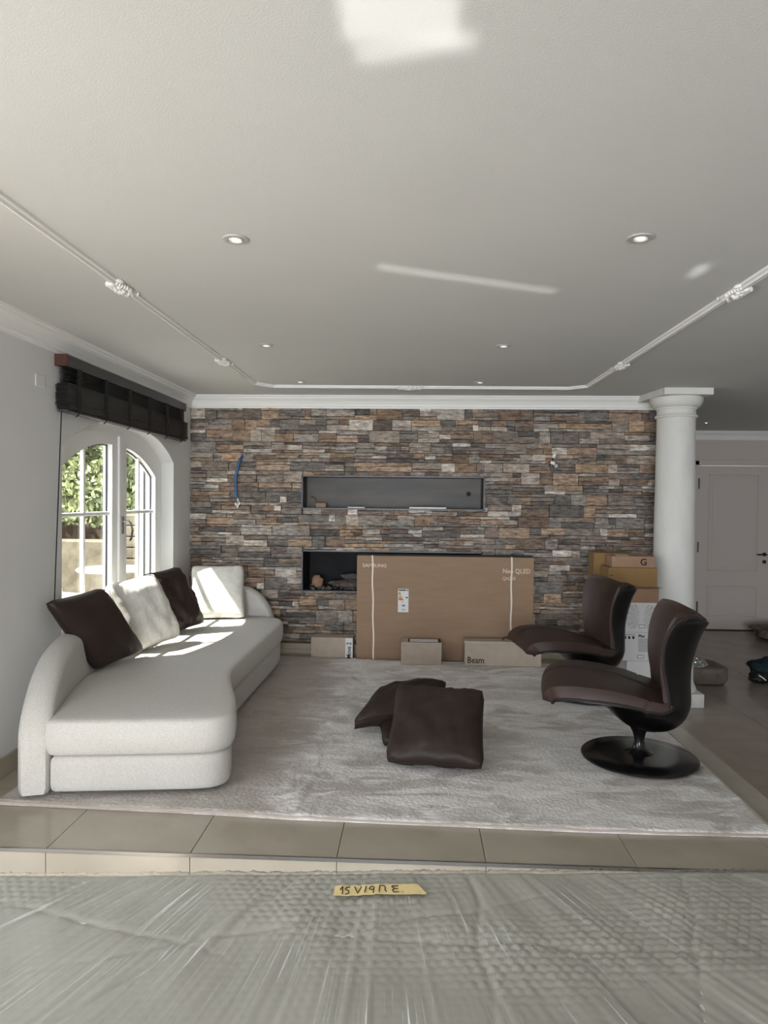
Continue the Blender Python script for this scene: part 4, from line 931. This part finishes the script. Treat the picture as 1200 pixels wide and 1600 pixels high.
t, w_, d_, h_ = carton('white_box', (1.742, yb, 0.373), (2.012, yb + 0.23, 0.618), 'whitebox', label='white carton with grey rays printed on it, third from the bottom of the stack', cat='box', group=g)
bm = bmesh.new()
for k in range(44):
    a = 2 * math.pi * k / 44 + 0.03
    if abs(math.sin(a)) > 0.9: continue
    r1 = 0.018; r2 = min(w_ * 0.97 / max(0.01, abs(math.cos(a))), 0.10 / max(0.01, abs(math.sin(a))), 0.13); wd = 0.012 + 0.006 * (k % 3)
    c = Vector((0.0, -d_ - 0.0008, h_ - 0.115)); p1 = Vector((math.cos(a), 0, math.sin(a))); q1 = Vector((-math.sin(a), 0, math.cos(a)))
    bm.faces.new([bm.verts.new(c + p1 * r1), bm.verts.new(c + p1 * r2 + q1 * r2 * wd), bm.verts.new(c + p1 * r2 - q1 * r2 * wd)])
frombm('ray_print', bm, 'greyprint', t); handhole(t, 0.005, 0.05, d_)
t, w_, d_, h_ = carton('open_box', (1.76, yb, 0.619), (2.015, yb + 0.24, 0.735), 'card3', label='brown carton with its flaps open, under the ochre box', cat='box', group=g)
bm = bmesh.new(); bmbox(bm, (-w_ - 0.06, -d_ - 0.05, h_ + 0.001), (w_ + 0.015, -d_ + 0.15, h_ + 0.004), mtx=Matrix.Rotation(-0.05, 4, 'X')); frombm('flap', bm, 'card3', t)
bm = bmesh.new(); bmbox(bm, (w_ + 0.002, -d_, h_ - 0.085), (w_ + 0.005, d_, h_), mtx=Matrix.Rotation(0.0, 4, 'Y')); frombm('flap', bm, 'whitebox', t)
t, w_, d_, h_ = carton('ochre_box', (1.605, yb - 0.0, 0.7475), (2.0, yb + 0.26, 0.905), 'card2', rz=0.0, label='ochre cardboard box with a small white label, second from the top', cat='box', group=g)
box('sticker', (-w_ + 0.012, -d_ - 0.001, 0.035), (-w_ + 0.030, -d_, 0.065), 'whitebox', t); box('print_mark', (-w_ + 0.01, -d_ - 0.001, 0.09), (-w_ + 0.035, -d_, 0.096), 'black', t)
t, w_, d_, h_ = carton('top_box', (1.635, yb + 0.02, 0.906), (1.985, yb + 0.2, 0.998), 'card3', label='light brown box with a black round letter, topmost of the stack', cat='box', group=g)
text('print', 'G', facing_y(0.055, -d_ - 0.001, 0.02), 0.078, 'black', t, bold=0.0015)
box('paper_slip', (-0.12, -0.02, h_), (-0.02, 0.05, h_ + 0.003), 'whitebox', t)
t, w_, d_, h_ = carton('back_box', (1.55, yb + 0.27, 0.7475 - 0.001), (1.90, yb + 0.45, 1.005), 'card2', label='brown box standing behind the two topmost boxes of the stack', cat='box', group=g)
carton('back_box', (1.55, yb + 0.27, ZT + 0.001) if 0 else (1.76, yb + 0.27, ZT + 0.001), (2.0, yb + 0.45, 0.7455), 'whitebox', label='tall plain white carton hidden behind the stack of boxes', cat='box', group=g)

# ------------------------------------------------------------------ things on the hall floor
pk = blob('padded_package', (2.70, 6.95, ZL + 0.088), (0.275, 0.2, 0.088), 'brownpack', seed=9, amp=0.10, sub=4, freq=1.6, flat=0.33, label='brown padded package in clear film lying behind the near chair', cat='package')
bm = bmesh.new(); bmesh.ops.create_icosphere(bm, subdivisions=5, radius=1)
for v in bm.verts:
    p_ = v.co.copy(); p_.z = abs(p_.z) * 0.9
    dd = 1 + 0.22 * abs(noise.noise(p_ * 7)) + 0.14 * noise.noise(p_ * 15)
    v.co = Vector((p_.x * 0.16, p_.y * 0.13, p_.z * 0.085)) * dd
bm.transform(Matrix.Translation((2.63, 6.90, ZL + 0.165)))
frombm('plastic_film', bm, mat('crinkled_film', (170, 170, 168), 0.15, metal=0.6), pk, False, label='crumpled shiny film')
bb_ = blob('black_bag', (3.46, 7.0, ZL + 0.105), (0.21, 0.16, 0.115), 'teal', seed=21, amp=0.4, sub=4, freq=1.8, label='dark teal and black bag lying on the hall floor at the right edge', cat='bag')
blob('bag_strap', (3.31, 6.90, ZL + 0.06), (0.10, 0.06, 0.06), 'blackc', bb_, seed=5, amp=0.5, sub=3, freq=2.5)
tube('buckle', [(3.27, 6.84, ZL + 0.09), (3.30, 6.83, ZL + 0.07), (3.33, 6.83, ZL + 0.045)], 0.006, 'plastic_w', bb_)
blob('wrapped_bundle', (4.75, 9.15, ZL + 0.09), (0.42, 0.2, 0.09), 'brownpack', seed=31, amp=0.3, sub=4, freq=2, flat=0.7, label='beige film wrapped bundle lying in front of the hall door', cat='bundle')

# ------------------------------------------------------------------ wrapped table in the foreground
TZ = 0.48; tx0, tx1, ty0, ty1 = -1.17, 1.34, 0.85, 1.825
tb = empty('wrapped_table', (0.173, 1.385, ZL), 0.070, label='big table top wrapped in bubble wrap and stretch film in the foreground', cat='table')
OFF = Vector((0.14, 1.35, ZL))
def loc(p): return Vector(p) - OFF
bm = bmesh.new(); bmbox(bm, loc((tx0 + .01, ty0 + .01, TZ - 0.10)), loc((tx1 - .01, ty1 - .01, TZ - 0.006)), 0.03, 3); frombm('table_top', bm, 'whitebox', tb, True)
for x in (tx0 + 0.15, tx1 - 0.15):
    for y in (ty0 + 0.12, ty1 - 0.12): box('leg', loc((x - 0.04, y - 0.04, ZL)), loc((x + 0.04, y + 0.04, TZ - 0.10)), 'kraft', tb, bev=0.004)
# wavy padding surface with pressed bubbles (height field)
def hmap(x, y):
    h = 0.006 * noise.noise(Vector((x * 3.1, y * 3.1, 0))) + 0.004 * noise.noise(Vector((x * 9, y * 5, 3)))
    # folds fanning away from the camera
    a = math.atan2(x - (-0.05), 1.9 - y + 0.7); h += 0.0016 * noise.noise(Vector((a * 34, y * 0.8, 5))) + 0.002 * noise.noise(Vector((a * 90, y * 1.5, 8)))
    # creases
    for cx, cy, ang, ln in ((-0.42, 1.55, 0.3, 0.5), (0.05, 1.62, 0.25, 0.4), (0.3, 1.5, -0.1, 0.7), (-0.75, 1.6, -0.35, 0.4), (0.62, 1.55, 1.2, 0.5), (-0.35, 1.7, 1.1, 0.3), (0.14, 1.6, 1.5, 0.5), (-0.6, 1.4, 0.9, 0.4)):
        dx, dy = x - cx, y - cy; s_ = dx * math.cos(ang) + dy * math.sin(ang); d_ = -dx * math.sin(ang) + dy * math.cos(ang) + 0.02 * noise.noise(Vector((s_ * 6, cx, 0)))
        if abs(s_) < ln: h -= 0.005 * math.exp(-(d_ / 0.008) ** 2) * (1 - abs(s_) / ln)
    return h
nx, ny = 420, 170; V = []; Fc = []; pit_ = 0.0262
def bubh(x, y):
    row = round(y / (pit_ * 0.866)); ox = (row % 2) * pit_ / 2; cx = round((x - ox) / pit_) * pit_ + ox; cy = row * pit_ * 0.866
    best = 9
    for r2 in (row - 1, row, row + 1):
        o2 = (r2 % 2) * pit_ / 2; c2 = round((x - o2) / pit_) * pit_ + o2; best = min(best, math.hypot(x - c2, y - r2 * pit_ * 0.866))
    r = best / 0.0118
    return 0.0038 * math.sqrt(max(0, 1 - r ** 4)) if r < 1 else 0
for j in range(ny + 1):
    for i in range(nx + 1):
        x = tx0 + (tx1 - tx0) * i / nx; y = 1.12 + (ty1 - 1.12) * j / ny
        fade = 0.12 + 0.88 * min(1, max(0, noise.noise(Vector((x * 2.2, y * 3, 9))) * 2.2 + 0.1 + 2.2 * (y - 1.55)))
        edge = min(1, (ty1 - y) / 0.03); edx = min(1, (x - tx0) / 0.05, (tx1 - x) / 0.05)
        q = min(edge, edx); drop = -0.028 * (1 - math.sqrt(max(0, 1 - (1 - q) ** 2)))
        V.append(loc((x, y, TZ + hmap(x, y) * q + bubh(x, y) * fade * q + drop)))
Wn = nx + 1
for j in range(ny):
    for i in range(nx): Fc.append((j * Wn + i, j * Wn + i + 1, (j + 1) * Wn + i + 1, (j + 1) * Wn + i))
# skirt at the far edge
b0 = len(V)
for i in range(Wn): v = V[ny * Wn + i]; V.append(Vector((v.x, v.y + 0.002, v.z - 0.085)))
for i in range(nx): Fc.append((ny * Wn + i, ny * Wn + i + 1, b0 + i + 1, b0 + i))
pyd('bubble_wrap', V, Fc, 'bubble', tb, smooth=True, label='grey bubble wrap with round bubbles', kind='stuff')
# stretch film above, with fine taut wrinkles
nx, ny = 700, 60; V = []; Fc = []
for j in range(ny + 1):
    for i in range(nx + 1):
        x = tx0 + (tx1 - tx0) * i / nx; y = 1.12 + (ty1 + 0.004 - 1.12) * j / ny
        a = math.atan2(x - (-0.05), 1.9 - y + 0.9)
        wv = 0.0016 * abs(noise.noise(Vector((a * 150, y * 0.7, 2)))) + 0.0012 * noise.noise(Vector((a * 320, y * 1.2, 6))) + 0.002 * max(0, noise.noise(Vector((a * 60, y * 2, 12))))
        wv += 0.006 * math.exp(-(ty1 - y) / 0.05) * abs(noise.noise(Vector((x * 40, y * 20, 3))))
        q = min(1, (ty1 - y + 0.005) / 0.03, (x - tx0) / 0.05 + .02, (tx1 - x) / 0.05 + .02); q = max(0, q); drop = -0.028 * (1 - math.sqrt(max(0, 1 - (1 - q) ** 2)))
        V.append(loc((x, y, TZ + 0.0045 + hmap(x, y) * q * 0.9 + wv * 1.6 + drop)))
Wn = nx + 1
for j in range(ny):
    for i in range(nx): Fc.append((j * Wn + i, j * Wn + i + 1, (j + 1) * Wn + i + 1, (j + 1) * Wn + i))
m = M['film']; nt = m.node_tree; N = nt.nodes; L = nt.links  # whitish streaks: film whitening plus painted highlights of the taut wrinkles
tc = N.new('ShaderNodeTexCoord'); sx_ = N.new('ShaderNodeSeparateXYZ'); L.new(tc.outputs['Object'], sx_.inputs[0])
def mth(op, a, b_=None):
    q = N.new('ShaderNodeMath'); q.operation = op
    for k_, v_ in enumerate((a, b_)):
        if v_ is None: continue
        if isinstance(v_, (int, float)): q.inputs[k_].default_value = v_
        else: L.new(v_, q.inputs[k_])
    return q.outputs[0]
ang_ = mth('ARCTAN2', mth('ADD', sx_.outputs[0], 0.19), mth('SUBTRACT', 1.45, sx_.outputs[1]))
cb = N.new('ShaderNodeCombineXYZ'); L.new(mth('MULTIPLY', ang_, 210.0), cb.inputs[0]); L.new(mth('MULTIPLY', sx_.outputs[1], 2.2), cb.inputs[1])
ns = N.new('ShaderNodeTexNoise'); ns.inputs['Scale'].default_value = 1.0; ns.inputs['Detail'].default_value = 4; L.new(cb.outputs[0], ns.inputs['Vector'])
cb2 = N.new('ShaderNodeCombineXYZ'); L.new(mth('MULTIPLY', ang_, 5.0), cb2.inputs[0]); L.new(mth('MULTIPLY', sx_.outputs[1], 5.0), cb2.inputs[1])
ns2 = N.new('ShaderNodeTexNoise'); ns2.inputs['Scale'].default_value = 1.0; L.new(cb2.outputs[0], ns2.inputs['Vector'])
rp = N.new('ShaderNodeValToRGB'); rp.color_ramp.elements[0].position = 0.57; rp.color_ramp.elements[1].position = 0.72; L.new(ns.outputs['Fac'], rp.inputs[0])
rp2 = N.new('ShaderNodeValToRGB'); rp2.color_ramp.elements[0].position = 0.38; rp2.color_ramp.elements[1].position = 0.66; L.new(ns2.outputs['Fac'], rp2.inputs[0])
fac = mth('ADD', mth('MULTIPLY', mth('MULTIPLY', rp.outputs[0], rp2.outputs[0]), 0.75), 0.04)
df = N.new('ShaderNodeBsdfDiffuse'); df.inputs['Color'].default_value = (0.8, 0.8, 0.78, 1)
m2 = N.new('ShaderNodeMixShader'); old = N['Material Output'].inputs[0].links[0].from_socket
L.new(fac, m2.inputs[0]); L.new(old, m2.inputs[1]); L.new(df.outputs[0], m2.inputs[2]); L.new(m2.outputs[0], N['Material Output'].inputs[0])
pyd('stretch_film', V, Fc, 'film', tb, smooth=True, label='clear taut stretch film')
# masking tape with handwriting
TX0, TX1, TYa, TYb = -0.198, 0.030, 1.688, 1.732
V = []; Fc = []; n = 24
def tapez(x, y): return TZ + 0.0105 + hmap(x, y) * 0.9
for i in range(n + 1):
    for k, y in enumerate((TYa, (TYa + TYb) / 2, TYb)):
        x = TX0 + (TX1 - TX0) * i / n
        x = x - (0.022 * (k / 2) * (i / n)) + (0.004 * (k / 2))
        V.append(loc((x, y, tapez(x, y))))
for i in range(n):
    for k in range(2): Fc.append((i * 3 + k, (i + 1) * 3 + k, (i + 1) * 3 + k + 1, i * 3 + k + 1))
tp_ = pyd('masking_tape', V, Fc, 'paper', tb, smooth=True, label='strip of yellowish masking tape with handwritten capitals')
strokes = [[(0, .5), (.25, .95), (.22, 0)], [(.95, .9), (.6, .85), (.5, .6), (.8, .45), (.85, .15), (.5, 0)], [(1.35, .85), (1.65, .1), (2.0, .9)], [(2.45, .85), (2.3, .1)],
           [(3.15, .85), (2.85, .8), (2.75, .5), (3.0, .4), (3.2, .55)], [(3.2, .75), (3.1, 0)], [(3.65, .1), (3.7, .6), (3.75, .9), (4.1, .9), (4.25, .6), (4.2, .3), (4.35, .1)],
           [(5.5, .85), (5.0, .85), (4.85, .75), (5.1, .55), (5.45, .5)], [(5.1, .5), (4.9, .3), (5.0, .1), (5.5, .12)], [(5.85, .12), (5.88, .1)]]
bm = bmesh.new(); k = 0.0262
for s_ in strokes:
    pts = []
    for a, b_ in zip(s_, s_[1:]):
        for j in range(3): pts.append(((a[0] + (b_[0] - a[0]) * j / 3), (a[1] + (b_[1] - a[1]) * j / 3)))
    pts.append(s_[-1]); P_ = []
    for a, b_ in pts:
        x = TX0 + 0.016 + a * k; y = TYa + 0.006 + b_ * 0.034; P_.append(loc((x, y, tapez(x, y) + 0.001)))
    tubebm(bm, P_, 0.0012, 5)
frombm('handwriting', bm, 'ink', tp_)
